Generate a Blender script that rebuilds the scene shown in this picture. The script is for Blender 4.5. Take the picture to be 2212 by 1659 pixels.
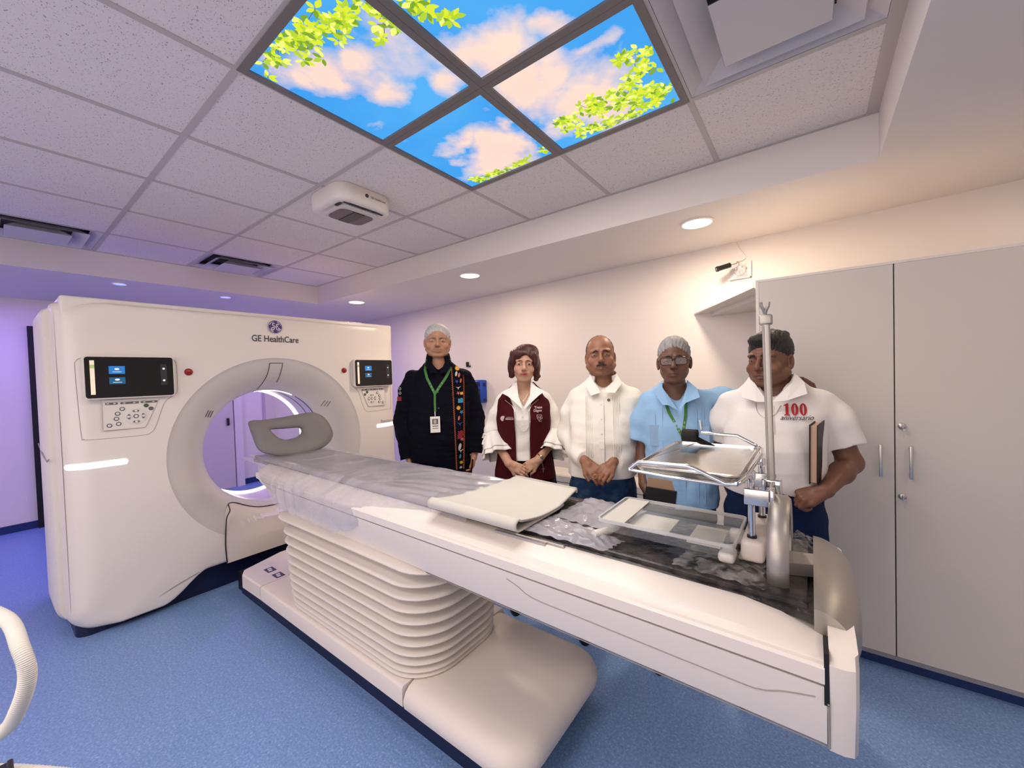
import bpy, bmesh, math, random
import numpy as np
from mathutils import Vector, Matrix
random.seed(7); rng = np.random.RandomState(11)
SC = bpy.context.scene; COL = SC.collection
for o in list(bpy.data.objects): bpy.data.objects.remove(o)

# ------------------------------------------------------------------ camera
R_, U_, F_ = ((0.7991284, 0.6003812, -0.0305970), (0.0100021, 0.0376109, 0.9992424), (-0.6010772, 0.7988290, -0.0240509))
cam = bpy.data.objects.new('camera', bpy.data.cameras.new('camera')); COL.objects.link(cam)
cam.data.sensor_width = 36; cam.data.lens = 859.1 / 2212 * 36
cam.data.clip_start = 0.05
M = Matrix.Identity(4)
for i in range(3):
    M[i][0] = R_[i]; M[i][1] = U_[i]; M[i][2] = -F_[i]
M[2][3] = 1.4077
cam.matrix_world = M
SC.camera = cam

# ------------------------------------------------------------------ view + world
vs = SC.view_settings
vs.view_transform = 'Standard'; vs.look = 'None'; vs.gamma = 1; vs.use_curve_mapping = False
vs.exposure = -0.22
w = bpy.data.worlds.new('world'); SC.world = w; w.use_nodes = True
w.node_tree.nodes['Background'].inputs[0].default_value = (1.0, 0.93, 0.88, 1)
w.node_tree.nodes['Background'].inputs[1].default_value = 0.25

# ------------------------------------------------------------------ lights of the room, plus added unseen fill lamps
def area(name, loc, size, power, color, rot=(0, 0, 0), sy=None, spread=180):
    l = bpy.data.lights.new(name, 'AREA'); l.energy = power; l.color = color
    l.shape = 'RECTANGLE' if sy else 'DISK'; l.size = size
    if sy: l.size_y = sy
    l.spread = math.radians(spread)
    o = bpy.data.objects.new(name, l); COL.objects.link(o); o.location = loc; o.rotation_euler = rot
    return o
WARM = (1.0, 0.80, 0.62)
for (x, y) in [(-0.556, 2.695), (-2.446, 2.67), (-4.25, 2.667)]:
    area('downlight_lamp', (x, y, 2.295), 0.15, 15, WARM)
for (x, y) in [(1.2, 2.4), (1.2, 0.6), (1.2, -1.3), (-0.6, -1.85), (-2.5, -1.85), (-4.3, -1.85)]:  # downlights out of view, added to brighten the room
    area('downlight_lamp', (x, y, 2.30), 0.16, 6 if x > 0 else 10, WARM)
area('panel_lamp', (-1.0, 1.19, 2.495), 1.16, 25, (1.0, 0.90, 0.83), sy=1.16)
area('panel_lamp', (-1.0, -0.62, 2.50), 1.10, 22, (1.0, 0.90, 0.84), sy=0.55)  # fill for the added panels behind the camera
area('fill_lamp', (-1.2, -2.2, 1.35), 3.6, 42, (1.0, 0.88, 0.80), rot=(math.radians(90), 0, 0), sy=1.7)  # large unseen soft light, added to lower the contrast
for (x, y) in [(-4.853, 0.755), (-4.90, 1.562), (-5.6, 0.0), (-5.7, 2.4)]:
    area('violet_lamp', (x, y, 2.29), 0.12, 10, (0.30, 0.17, 1.0))
area('violet_lamp', (-5.5, -1.0, 2.28), 0.5, 14, (0.34, 0.22, 1.0))
# ------------------------------------------------------------------ materials
MT = {}
def mat(name, col, rough=0.5, metal=0.0, emit=None, es=0.0, alpha=1.0, trans=0.0, bump=0.0, bscale=80, spec=0.5, coat=0.0, noise=None, sheen=0.0, ior=1.45, attr=None, sss=0.0):
    m = bpy.data.materials.new(name); m.use_nodes = True; nt = m.node_tree; b = nt.nodes['Principled BSDF']
    b.inputs['Base Color'].default_value = (*col, 1); b.inputs['Roughness'].default_value = rough
    b.inputs['Metallic'].default_value = metal; b.inputs['Alpha'].default_value = alpha
    b.inputs['Transmission Weight'].default_value = trans; b.inputs['Specular IOR Level'].default_value = spec
    b.inputs['Coat Weight'].default_value = coat; b.inputs['IOR'].default_value = ior; b.inputs['Sheen Weight'].default_value = sheen
    if sss:
        b.inputs['Subsurface Weight'].default_value = sss; b.inputs['Subsurface Radius'].default_value = (0.012, 0.005, 0.003); b.inputs['Subsurface Scale'].default_value = 0.5
    if emit: b.inputs['Emission Color'].default_value = (*emit, 1); b.inputs['Emission Strength'].default_value = es
    tc = nt.nodes.new('ShaderNodeTexCoord')
    if bump:
        n = nt.nodes.new('ShaderNodeTexNoise'); n.inputs['Scale'].default_value = bscale; n.inputs['Detail'].default_value = 4
        bp = nt.nodes.new('ShaderNodeBump'); bp.inputs['Strength'].default_value = bump; bp.inputs['Distance'].default_value = 0.01
        nt.links.new(tc.outputs['Object'], n.inputs['Vector']); nt.links.new(n.outputs['Fac'], bp.inputs['Height']); nt.links.new(bp.outputs['Normal'], b.inputs['Normal'])
    src = None
    if attr:
        a = nt.nodes.new('ShaderNodeAttribute'); a.attribute_name = attr; src = a.outputs['Color']
        nt.links.new(src, b.inputs['Base Color'])
    if noise:
        c2, sc, lo, hi = noise
        n = nt.nodes.new('ShaderNodeTexNoise'); n.inputs['Scale'].default_value = sc; n.inputs['Detail'].default_value = 5
        r = nt.nodes.new('ShaderNodeMapRange'); r.inputs['From Min'].default_value = lo; r.inputs['From Max'].default_value = hi
        mx = nt.nodes.new('ShaderNodeMix'); mx.data_type = 'RGBA'
        mx.inputs[6].default_value = (*col, 1); mx.inputs[7].default_value = (*c2, 1)
        if src: nt.links.new(src, mx.inputs[6])
        nt.links.new(tc.outputs['Object'], n.inputs['Vector']); nt.links.new(n.outputs['Fac'], r.inputs['Value']); nt.links.new(r.outputs[0], mx.inputs[0]); nt.links.new(mx.outputs[2], b.inputs['Base Color'])
    MT[name] = m; return m
def srgb(r, g, b): return tuple(((c/255+0.055)/1.055)**2.4 if c > 10 else c/255/12.92 for c in (r, g, b))

mat('wall_paint', (0.80, 0.74, 0.69), 0.6, bump=0.03, bscale=60)
mat('ceiling_paint', (0.78, 0.73, 0.69), 0.7, bump=0.02, bscale=60)
mat('plastic_white', (0.78, 0.715, 0.66), 0.32, bump=0.02, bscale=900)
mat('plastic_cover_white', (0.76, 0.705, 0.65), 0.38)
mat('plastic_cream', (0.76, 0.69, 0.635), 0.40)
mat('plastic_greige', (0.64, 0.595, 0.56), 0.42, bump=0.02, bscale=900)
mat('bellows_rubber', (0.74, 0.68, 0.62), 0.5)
mat('navy_plinth', (0.006, 0.010, 0.045), 0.4)
mat('black_gap', (0.004, 0.004, 0.005), 0.5)
mat('seam_grey', (0.34, 0.31, 0.295), 0.6)
mat('mylar', (0.62, 0.55, 0.66), 0.18, alpha=1.0, spec=0.8)
mat('glow_white', (0.9, 0.85, 0.9), 0.4, emit=(1.0, 0.90, 1.0), es=1.5)
mat('glow_bore', (0.9, 0.85, 0.8), 0.4, emit=(1.0, 0.93, 0.85), es=4.0)
mat('glow_fill', (0.9, 0.88, 0.85), 0.4, emit=(1.0, 0.93, 0.86), es=1.3)
mat('lamp_glow', (1, 1, 1), 0.4, emit=(1.0, 0.86, 0.68), es=8.0)
mat('violet_glow', (0.05, 0.05, 0.6), 0.4, emit=(0.12, 0.16, 1.0), es=5.0)
mat('lamp_trim', (0.85, 0.78, 0.70), 0.4)
mat('screen_glass', (0.006, 0.005, 0.007), 0.12, spec=0.5)
mat('icon_blue', (0.01, 0.12, 0.35), 0.3, emit=(0.02, 0.22, 0.60), es=0.7)
mat('icon_teal', (0.01, 0.08, 0.18), 0.3, emit=(0.01, 0.12, 0.25), es=0.6)
mat('icon_bar', (0.8, 0.65, 0.5), 0.3, emit=(0.85, 0.68, 0.52), es=0.55)
mat('icon_green', (0.3, 0.4, 0.15), 0.3, emit=(0.5, 0.6, 0.25), es=0.5)
mat('icon_white', (0.8, 0.8, 0.8), 0.3, emit=(0.8, 0.85, 0.85), es=0.6)
mat('icon_dim', (0.03, 0.03, 0.035), 0.3)
mat('button_grey', (0.13, 0.12, 0.12), 0.45)
mat('button_white', (0.75, 0.72, 0.70), 0.4)
mat('button_green', (0.06, 0.09, 0.03), 0.4)
mat('button_red', (0.28, 0.012, 0.012), 0.3)
mat('logo_purple', (0.045, 0.012, 0.16), 0.3)
mat('logo_white', (0.72, 0.68, 0.70), 0.4)
mat('text_grey', (0.06, 0.055, 0.07), 0.5)
mat('text_lightgrey', (0.22, 0.21, 0.21), 0.5)
mat('metal_brushed', (0.55, 0.53, 0.50), 0.32, metal=1.0)
mat('metal_satin', (0.43, 0.405, 0.37), 0.42, metal=0.85)
mat('chrome', (0.78, 0.78, 0.78), 0.08, metal=1.0)
mat('steel_tray', (0.62, 0.61, 0.58), 0.22, metal=1.0, bump=0.04, bscale=40)
mat('black_plastic', (0.010, 0.010, 0.011), 0.4)
mat('black_fabric', (0.012, 0.011, 0.011), 0.85, bump=0.3, bscale=300)
mat('bed_black', (0.012, 0.010, 0.010), 0.28, bump=0.35, bscale=45, noise=((0.060, 0.052, 0.050), 26, 0.45, 0.75))
mat('mattress_grey', (0.235, 0.225, 0.232), 0.55, bump=0.08, bscale=60)
mat('foam_grey', (0.168, 0.158, 0.157), 0.55, bump=0.03, bscale=200)
mat('pad_cream', (0.56, 0.54, 0.485), 0.6, bump=0.05, bscale=120)
mat('pad_edge', (0.30, 0.30, 0.28), 0.6)
mat('cabinet_laminate', (0.655, 0.60, 0.545), 0.42)
mat('cabinet_edge', (0.78, 0.72, 0.66), 0.5)
mat('alu_strip', (0.32, 0.31, 0.33), 0.4, metal=0.3)
mat('base_blue', (0.01, 0.03, 0.12), 0.4)
mat('dark_door', (0.004, 0.004, 0.006), 0.6)
mat('frame_shaded', (0.20, 0.175, 0.16), 0.5)  # white trim coloured dark, its shade put into the base colour
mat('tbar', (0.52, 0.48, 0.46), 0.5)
mat('vent_white', (0.62, 0.59, 0.60), 0.45)
mat('vent_dark', (0.03, 0.03, 0.045), 0.7)
mat('hose_white', (0.70, 0.67, 0.62), 0.45)
mat('dispenser_blue', (0.01, 0.06, 0.42), 0.25)
mat('dispenser_navy', (0.006, 0.012, 0.09), 0.25)
mat('clear_acrylic', (0.92, 0.93, 0.92), 0.03, alpha=0.10, spec=0.8)
mat('acrylic_edge', (0.70, 0.71, 0.70), 0.12, alpha=0.55, spec=0.8)

def plastic_film(name, base, rough, lo, hi, sc=5, det=2):
    m = mat(name, base, rough, alpha=0.3, spec=0.9)
    nt = m.node_tree; b = nt.nodes['Principled BSDF']
    n = nt.nodes.new('ShaderNodeTexNoise'); n.inputs['Scale'].default_value = sc; n.inputs['Detail'].default_value = det; n.inputs['Distortion'].default_value = 1.0
    tc = nt.nodes.new('ShaderNodeTexCoord'); r = nt.nodes.new('ShaderNodeMapRange')
    r.inputs['From Min'].default_value = 0.3; r.inputs['From Max'].default_value = 0.75; r.inputs['To Min'].default_value = lo; r.inputs['To Max'].default_value = hi
    nt.links.new(tc.outputs['Object'], n.inputs['Vector']); nt.links.new(n.outputs['Fac'], r.inputs['Value']); nt.links.new(r.outputs[0], b.inputs['Alpha'])
    bp = nt.nodes.new('ShaderNodeBump'); bp.inputs['Strength'].default_value = 0.35; bp.inputs['Distance'].default_value = 0.02
    nt.links.new(n.outputs['Fac'], bp.inputs['Height']); nt.links.new(bp.outputs['Normal'], b.inputs['Normal'])
    return m
plastic_film('film_frosted', (0.58, 0.56, 0.62), 0.20, 0.30, 0.60)
plastic_film('film_clear', (0.75, 0.73, 0.70), 0.06, -0.10, 0.42, 22, 6)

def floor_mat():
    m = bpy.data.materials.new('floor_vinyl'); m.use_nodes = True; nt = m.node_tree; b = nt.nodes['Principled BSDF']
    tc = nt.nodes.new('ShaderNodeTexCoord')
    def nz(sc, det, dist=0):
        n = nt.nodes.new('ShaderNodeTexNoise'); n.inputs['Scale'].default_value = sc; n.inputs['Detail'].default_value = det; n.inputs['Distortion'].default_value = dist
        nt.links.new(tc.outputs['Object'], n.inputs['Vector']); return n.outputs['Fac']
    def ramp(fac, stops):
        r = nt.nodes.new('ShaderNodeValToRGB'); e = r.color_ramp.elements
        e[0].position, e[0].color = stops[0][0], (*stops[0][1], 1); e[1].position, e[1].color = stops[-1][0], (*stops[-1][1], 1)
        for p, c in stops[1:-1]:
            k = e.new(p); k.color = (*c, 1)
        nt.links.new(fac, r.inputs[0]); return r.outputs[0]
    c = ramp(nz(120, 3, 0.6), [(0.30, (0.135, 0.235, 0.47)), (0.46, (0.172, 0.290, 0.555)), (0.58, (0.200, 0.325, 0.60)), (0.74, (0.32, 0.46, 0.73))])
    nt.links.new(c, b.inputs['Base Color']); b.inputs['Roughness'].default_value = 0.38; b.inputs['Specular IOR Level'].default_value = 0.35
    MT['floor_vinyl'] = m
floor_mat()

def tile_mat():
    m = bpy.data.materials.new('ceiling_tile'); m.use_nodes = True; nt = m.node_tree; b = nt.nodes['Principled BSDF']
    tc = nt.nodes.new('ShaderNodeTexCoord'); mp = nt.nodes.new('ShaderNodeMapping'); mp.inputs['Scale'].default_value = (1, 1.7, 1); mp.inputs['Rotation'].default_value = (0, 0, 0.6)
    n = nt.nodes.new('ShaderNodeTexNoise'); n.inputs['Scale'].default_value = 135; n.inputs['Detail'].default_value = 2; n.inputs['Distortion'].default_value = 0.8
    r = nt.nodes.new('ShaderNodeValToRGB'); e = r.color_ramp.elements
    e[0].position = 0.315; e[0].color = (0.32, 0.28, 0.28, 1); e[1].position = 0.375; e[1].color = (0.80, 0.75, 0.73, 1)
    nt.links.new(tc.outputs['Object'], mp.inputs[0]); nt.links.new(mp.outputs[0], n.inputs['Vector']); nt.links.new(n.outputs['Fac'], r.inputs[0]); nt.links.new(r.outputs[0], b.inputs['Base Color'])
    b.inputs['Roughness'].default_value = 0.85
    bp = nt.nodes.new('ShaderNodeBump'); bp.inputs['Strength'].default_value = 0.2; bp.inputs['Distance'].default_value = 0.005
    nt.links.new(r.outputs[0], bp.inputs['Height']); nt.links.new(bp.outputs['Normal'], b.inputs['Normal'])
    MT['ceiling_tile'] = m
tile_mat()

# ------------------------------------------------------------------ object helpers
def tag(o, label=None, cat=None, group=None, kind=None):
    if label: o['label'] = label
    if cat: o['category'] = cat
    if group: o['group'] = group
    if kind: o['kind'] = kind
    return o
def empty(name, loc=(0, 0, 0), rz=0, label=None, cat=None, group=None):
    o = bpy.data.objects.new(name, None); COL.objects.link(o); o.location = loc; o.rotation_euler = (0, 0, rz); o.empty_display_size = 0.1
    return tag(o, label, cat, group)
def link(name, me, m=None, parent=None, smooth=False, world=True):
    """world=True: vertices are in world coordinates; they are moved into the parent's frame"""
    if m is not None:
        for x in (m if isinstance(m, (list, tuple)) else [m]): me.materials.append(MT[x])
    o = bpy.data.objects.new(name, me); COL.objects.link(o)
    if parent:
        o.parent = parent
        if world:
            bpy.context.view_layer.update()
            me.transform(parent.matrix_world.inverted())
    if smooth:
        me.shade_smooth() if hasattr(me, 'shade_smooth') else None
        for p in me.polygons: p.use_smooth = True
    return o
class MB:
    """collects shapes into one mesh"""
    def __init__(s): s.v = []; s.f = []; s.mi = []
    def add(s, vs, fs, mi=0):
        n = len(s.v); s.v += [tuple(map(float, v)) for v in vs]; s.f += [tuple(i + n for i in f) for f in fs]; s.mi += [mi] * len(fs); return s
    def box(s, x0, x1, y0, y1, z0, z1, mi=0):
        v = [(x, y, z) for x in (x0, x1) for y in (y0, y1) for z in (z0, z1)]
        return s.add(v, [(0, 1, 3, 2), (4, 6, 7, 5), (0, 4, 5, 1), (2, 3, 7, 6), (0, 2, 6, 4), (1, 5, 7, 3)], mi)
    def rbox(s, x0, x1, y0, y1, z0, z1, r=0.01, seg=3, mi=0):
        bm = bmesh.new(); bmesh.ops.create_cube(bm, size=1)
        for v in bm.verts: v.co = ((x0+x1)/2 + v.co.x*(x1-x0), (y0+y1)/2 + v.co.y*(y1-y0), (z0+z1)/2 + v.co.z*(z1-z0))
        r = min(r, 0.49*min(x1-x0, y1-y0, z1-z0))
        bmesh.ops.bevel(bm, geom=bm.edges[:], offset=r, segments=seg, affect='EDGES', profile=0.5, clamp_overlap=True)
        bm.verts.index_update()
        s.add([v.co[:] for v in bm.verts], [[v.index for v in f.verts] for f in bm.faces], mi); bm.free(); return s
    def loft(s, rings, closed=True, cap=True, mi=0):
        n = len(rings[0]); vs = [p for r in rings for p in r]; fs = []
        for i in range(len(rings)-1):
            for j in range(n if closed else n-1):
                k = (j+1) % n; fs.append((i*n+j, i*n+k, (i+1)*n+k, (i+1)*n+j))
        if cap and closed: fs += [tuple(range(n))[::-1], tuple((len(rings)-1)*n + j for j in range(n))]
        return s.add(vs, fs, mi)
    def tube(s, pts, r, n=12, closed=False, cap=True, mi=0, flat=1.0):
        pts = [Vector(p) for p in pts]; m = len(pts); rr = r if hasattr(r, '__len__') else [r]*m; rings = []; up = None
        for i, p in enumerate(pts):
            a = pts[(i-1) % m] if (closed or i) else p; b = pts[(i+1) % m] if (closed or i < m-1) else p
            t = (b-a).normalized()
            if up is None:
                up = Vector((0, 0, 1)) if abs(t.z) < 0.9 else Vector((1, 0, 0))
            u = (up - t*up.dot(t)).normalized(); v = t.cross(u); up = u
            rings.append([p + (u*math.cos(q)*flat + v*math.sin(q))*rr[i] for q in [2*math.pi*k/n for k in range(n)]])
        if closed: rings.append(rings[0])
        return s.loft(rings, cap=cap and not closed, mi=mi)
    def cyl(s, a, b, r, r2=None, n=24, mi=0):
        return s.tube([a, b], [r, r if r2 is None else r2], n, mi=mi)
    def lathe(s, prof, c=(0, 0, 0), axis='z', n=32, mi=0, cap=False):
        rings = []
        for r, h in prof:
            R = []
            for k in range(n):
                q = 2*math.pi*k/n; a, b = r*math.cos(q), r*math.sin(q)
                R.append({'z': (c[0]+a, c[1]+b, c[2]+h), 'x': (c[0]+h, c[1]+a, c[2]+b), 'y': (c[0]+a, c[1]+h, c[2]+b)}[axis])
            rings.append(R)
        return s.loft(rings, cap=cap, mi=mi)
    def prism(s, poly, axis, a, b, mi=0):
        def P(p, h): return {'z': (p[0], p[1], h), 'x': (h, p[0], p[1]), 'y': (p[0], h, p[1])}[axis]
        return s.loft([[P(p, a) for p in poly], [P(p, b) for p in poly]], mi=mi)
    def ball(s, c, r, n=16, mi=0):
        rx, ry, rz = r if hasattr(r, '__len__') else (r, r, r); rings = []
        for i in range(1, n):
            t = math.pi*i/n; rings.append([(c[0]+rx*math.sin(t)*math.cos(q), c[1]+ry*math.sin(t)*math.sin(q), c[2]-rz*math.cos(t)) for q in [2*math.pi*k/(2*n) for k in range(2*n)]])
        return s.loft(rings, mi=mi)
    def ribbon(s, pts, nrm, w, th, mi=0):
        """flat strip along pts, face turned to nrm (one vector or a list)"""
        pts = [Vector(p) for p in pts]; m = len(pts); rings = []
        for i, p in enumerate(pts):
            t = (pts[min(i+1, m-1)] - pts[max(i-1, 0)]).normalized(); n_ = Vector(nrm[i] if isinstance(nrm, list) else nrm).normalized()
            u = t.cross(n_).normalized(); ww = (w[i] if hasattr(w, '__len__') else w)/2
            rings.append([p-u*ww, p+u*ww, p+u*ww+n_*th, p-u*ww+n_*th])
        return s.loft(rings, mi=mi)
    def build(s, name, m, parent=None, smooth=False, world=True, auto=None):
        me = bpy.data.meshes.new(name); me.from_pydata(s.v, [], s.f); me.update()
        bm = bmesh.new(); bm.from_mesh(me); bmesh.ops.recalc_face_normals(bm, faces=bm.faces[:]) if len(s.f) < 60000 else None; bm.to_mesh(me); bm.free()
        o = link(name, me, m, parent, smooth, world)
        if any(s.mi) and len(me.polygons) == len(s.mi): me.polygons.foreach_set('material_index', s.mi)
        if smooth:
            me.set_sharp_from_angle(angle=math.radians(auto if auto else 40))
        return o
def arc(cx, cy, r, a0, a1, n):
    return [(cx + r*math.cos(math.radians(a0+(a1-a0)*i/n)), cy + r*math.sin(math.radians(a0+(a1-a0)*i/n))) for i in range(n+1)]
def rrect(x0, x1, y0, y1, r, n=6):
    return arc(x1-r, y1-r, r, 0, 90, n) + arc(x0+r, y1-r, r, 90, 180, n) + arc(x0+r, y0+r, r, 180, 270, n) + arc(x1-r, y0+r, r, 270, 360, n)
def text(name, s, size, frame, m, parent, ext=0.0006, sx=1.0, shear=0.0, bold=0.0, warp=None, align='CENTER'):
    """frame: 4x4 matrix; text lies in its local XY plane, centred"""
    cu = bpy.data.curves.new(name, 'FONT'); cu.body = s; cu.size = size; cu.extrude = ext; cu.align_x = align; cu.align_y = 'CENTER'; cu.shear = shear; cu.offset = bold; cu.resolution_u = 4
    t = bpy.data.objects.new(name, cu); COL.objects.link(t); bpy.context.view_layer.update()
    me = bpy.data.meshes.new_from_object(t.evaluated_get(bpy.context.evaluated_depsgraph_get())); bpy.data.objects.remove(t)
    me.transform(Matrix.Diagonal((sx, 1, 1, 1))); me.transform(frame)
    if warp:
        for v in me.vertices: v.co = warp(v.co)
    me.materials.clear()
    return link(name, me, m, parent)
def copy_tree(o, parent=None):
    c = o.copy(); COL.objects.link(c)
    if parent: c.parent = parent
    for ch in list(o.children): copy_tree(ch, c)
    return c
# ------------------------------------------------------------------ room shell
ZC, ZS = 2.519, 2.314
XB, XF, YN = -6.3, 2.3, -2.3
def wy(x): return 3.27 - 0.0833*x          # the long wall is slightly skewed
TX0, TX1, TY0, TY1 = -4.66, 0.25, -1.25, 2.417
S = lambda name, mb, m, **k: tag(mb.build(name, m, **k), kind='structure')
S('floor', MB().add([(XB-.1, YN-.1, 0), (XF+.1, YN-.1, 0), (XF+.1, wy(XF)+.1, 0), (XB-.1, wy(XB)+.1, 0), (XB-.1, YN-.1, -.1), (XF+.1, YN-.1, -.1), (XF+.1, wy(XF)+.1, -.1), (XB-.1, wy(XB)+.1, -.1)], [(0, 1, 2, 3), (4, 7, 6, 5), (0, 4, 5, 1), (1, 5, 6, 2), (2, 6, 7, 3), (3, 7, 4, 0)]), 'floor_vinyl')
S('wall_right', MB().add([(XB-.1, wy(XB-.1), 0), (XF+.1, wy(XF+.1), 0), (XF+.1, wy(XF)+.15, 0), (XB-.1, wy(XB)+.15, 0), (XB-.1, wy(XB-.1), 2.6), (XF+.1, wy(XF+.1), 2.6), (XF+.1, wy(XF)+.15, 2.6), (XB-.1, wy(XB)+.15, 2.6)], [(0, 1, 5, 4), (1, 2, 6, 5), (2, 3, 7, 6), (3, 0, 4, 7), (4, 5, 6, 7), (0, 3, 2, 1)]), 'wall_paint')
S('wall_back', MB().box(XB-.12, XB, YN-.1, wy(XB)+.1, 0, 2.6), 'wall_paint')
S('wall_left', MB().box(XB-.1, XF+.1, YN-.12, YN, 0, 2.6), 'wall_paint')
S('wall_front', MB().box(XF, XF+.12, YN-.1, wy(XF)+.1, 0, 2.6), 'wall_paint')
c = MB()                                   # lowered border round the raised tiled tray
c.box(XB, TX0, YN, wy(XB), ZS, 2.62); c.box(TX1, XF, YN, wy(XB), ZS, 2.62)
c.box(TX0, TX1, YN, TY0, ZS, 2.62); c.box(TX0, TX1, TY1, wy(XB)+.05, ZS, 2.62)
cl = S('ceiling', c, 'ceiling_paint')
GX, GY, T = -1.610, 0.578, 0.61
tile = MB()
for i in range(-5, 4):
    for j in range(-3, 3):
        if (i in (0, 1) and j in (0, 1)) or (i == 2 and j == 1) or (i == -5 and j in (-1, 1)) or (i in (0, 1) and j == -2): continue
        x0, x1, y0, y1 = GX+i*T, min(GX+(i+1)*T, TX1), GY+j*T, min(GY+(j+1)*T, TY1)
        if x1 - x0 < .05: continue
        tile.box(x0+.010, x1-.010, y0+.010, y1-.010, ZC-.003, ZC+.012)
tile.build('ceiling_tiles', 'ceiling_tile', parent=cl)
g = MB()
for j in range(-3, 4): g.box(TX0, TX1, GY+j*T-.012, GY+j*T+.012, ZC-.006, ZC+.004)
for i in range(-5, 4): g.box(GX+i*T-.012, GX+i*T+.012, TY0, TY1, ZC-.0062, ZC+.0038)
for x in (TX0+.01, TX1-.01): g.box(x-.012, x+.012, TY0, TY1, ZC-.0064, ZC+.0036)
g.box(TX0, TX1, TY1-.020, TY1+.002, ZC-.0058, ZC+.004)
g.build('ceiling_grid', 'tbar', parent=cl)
MB().box(TX0-.05, TX1+.05, TY0-.05, TY1+.05, ZC+.10, ZC+.13).build('ceiling_void', 'vent_dark', parent=cl)
S('baseboard_back', MB().box(XB, XB+.012, YN, wy(XB), 0, 0.075), 'base_blue')
S('baseboard_right', MB().add([(XB, wy(XB)-.012, 0), (-2.2, wy(-2.2)-.012, 0), (-2.2, wy(-2.2), 0), (XB, wy(XB), 0), (XB, wy(XB)-.012, .07), (-2.2, wy(-2.2)-.012, .07), (-2.2, wy(-2.2), .07), (XB, wy(XB), .07)], [(0, 1, 5, 4), (1, 2, 6, 5), (2, 3, 7, 6), (3, 0, 4, 7), (4, 5, 6, 7), (0, 3, 2, 1)]), 'base_blue')
# dark open doorway edge, and the flush door seen through the bore
d = S('door_1', MB().box(XB+.002, XB+.05, .285, .95, 0, 2.04), 'dark_door')
d = S('door_2', MB().box(XB+.002, XB+.040, 1.12, 2.02, 0.0, 2.05), 'cabinet_laminate')
MB().rbox(XB+.04, XB+.075, 1.94, 1.965, .84, .94, .006).build('door_handle', 'black_plastic', d)
tr = S('trim_1', MB().box(XB+.002, XB+.06, 2.03, 2.12, 0, 2.12).box(XB+.002, XB+.06, 1.02, 1.11, 0, 2.12).box(XB+.002, XB+.06, 1.11, 2.03, 2.06, 2.12), 'wall_paint')
S('trim_2', MB().box(XB+.002, XB+.10, 2.40, 2.52, 0, ZS), 'cabinet_laminate')

# ------------------------------------------------------------------ backlit sky panels (printed film, clouds + leaves)
def sky_mat():
    m = bpy.data.materials.new('sky_print'); m.use_nodes = True; nt = m.node_tree; nt.nodes.clear()
    out = nt.nodes.new('ShaderNodeOutputMaterial'); em = nt.nodes.new('ShaderNodeEmission'); em.inputs[1].default_value = 1.28
    a = nt.nodes.new('ShaderNodeAttribute'); a.attribute_name = 'print'
    nt.links.new(a.outputs['Color'], em.inputs[0]); nt.links.new(em.outputs[0], out.inputs[0]); MT['sky_print'] = m
sky_mat()
mat('leaf_lime', (0, 0, 0), 0.6, emit=srgb(222, 236, 50), es=1.2)
mat('leaf_deep', (0, 0, 0), 0.6, emit=srgb(130, 175, 40), es=1.1)
mat('leaf_green', (0, 0, 0), 0.6, emit=srgb(182, 214, 45), es=1.2)
mat('leaf_pale', (0, 0, 0), 0.6, emit=srgb(240, 250, 120), es=1.25)
mat('twig_print', (0, 0, 0), 0.6, emit=srgb(120, 110, 60), es=1.0)
def fbm(x, y, seed, octs=6, f0=1.6):
    r = np.random.RandomState(seed); out = np.zeros_like(x); amp = 1.0; tot = 0
    for o in range(octs):
        f = f0*2**o; n = 64; g = r.rand(n, n); th = r.rand()*6.28
        u = (x*math.cos(th)+y*math.sin(th))*f+r.rand()*20; v = (-x*math.sin(th)+y*math.cos(th))*f+r.rand()*20
        i = np.floor(u).astype(int); j = np.floor(v).astype(int); a = u-i; b = v-j; a = a*a*(3-2*a); b = b*b*(3-2*b)
        G = lambda p, q: g[p % n, q % n]
        out += amp*((G(i, j)*(1-a)+G(i+1, j)*a)*(1-b)+(G(i, j+1)*(1-a)+G(i+1, j+1)*a)*b); tot += amp; amp *= 0.55
    return out/tot
# cloud masses (x, y, rx, ry, weight) in ceiling metres, read off the photograph
CLOUDS = [(-.82, 1.09, .13, .10, 1.15), (-.60, 1.15, .12, .05, 1.0), (-1.10, 1.12, .09, .07, 1.0), (-.86, 1.33, .15, .17, 1.25), (-.70, 1.30, .14, .10, 1.1), (-.55, 1.30, .09, .05, .8),
          (-.72, 1.52, .20, .17, 1.1), (-.90, 1.60, .08, .12, .8), (-.57, 1.52, .09, .08, .7), (-1.24, 1.58, .20, .13, 1.2), (-1.38, 1.42, .10, .06, .9), (-1.06, 1.42, .05, .10, 1.0), (-1.08, 1.60, .06, .12, 1.0),
          (-1.30, .98, .09, .07, .75), (-1.42, .76, .10, .06, .9), (-1.25, .82, .09, .05, .85), (-1.50, .70, .05, .04, .7), (-1.46, 1.08, .04, .05, .45), (-1.36, 1.64, .16, .06, .9), (-1.48, 1.50, .05, .03, .5)]
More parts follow.
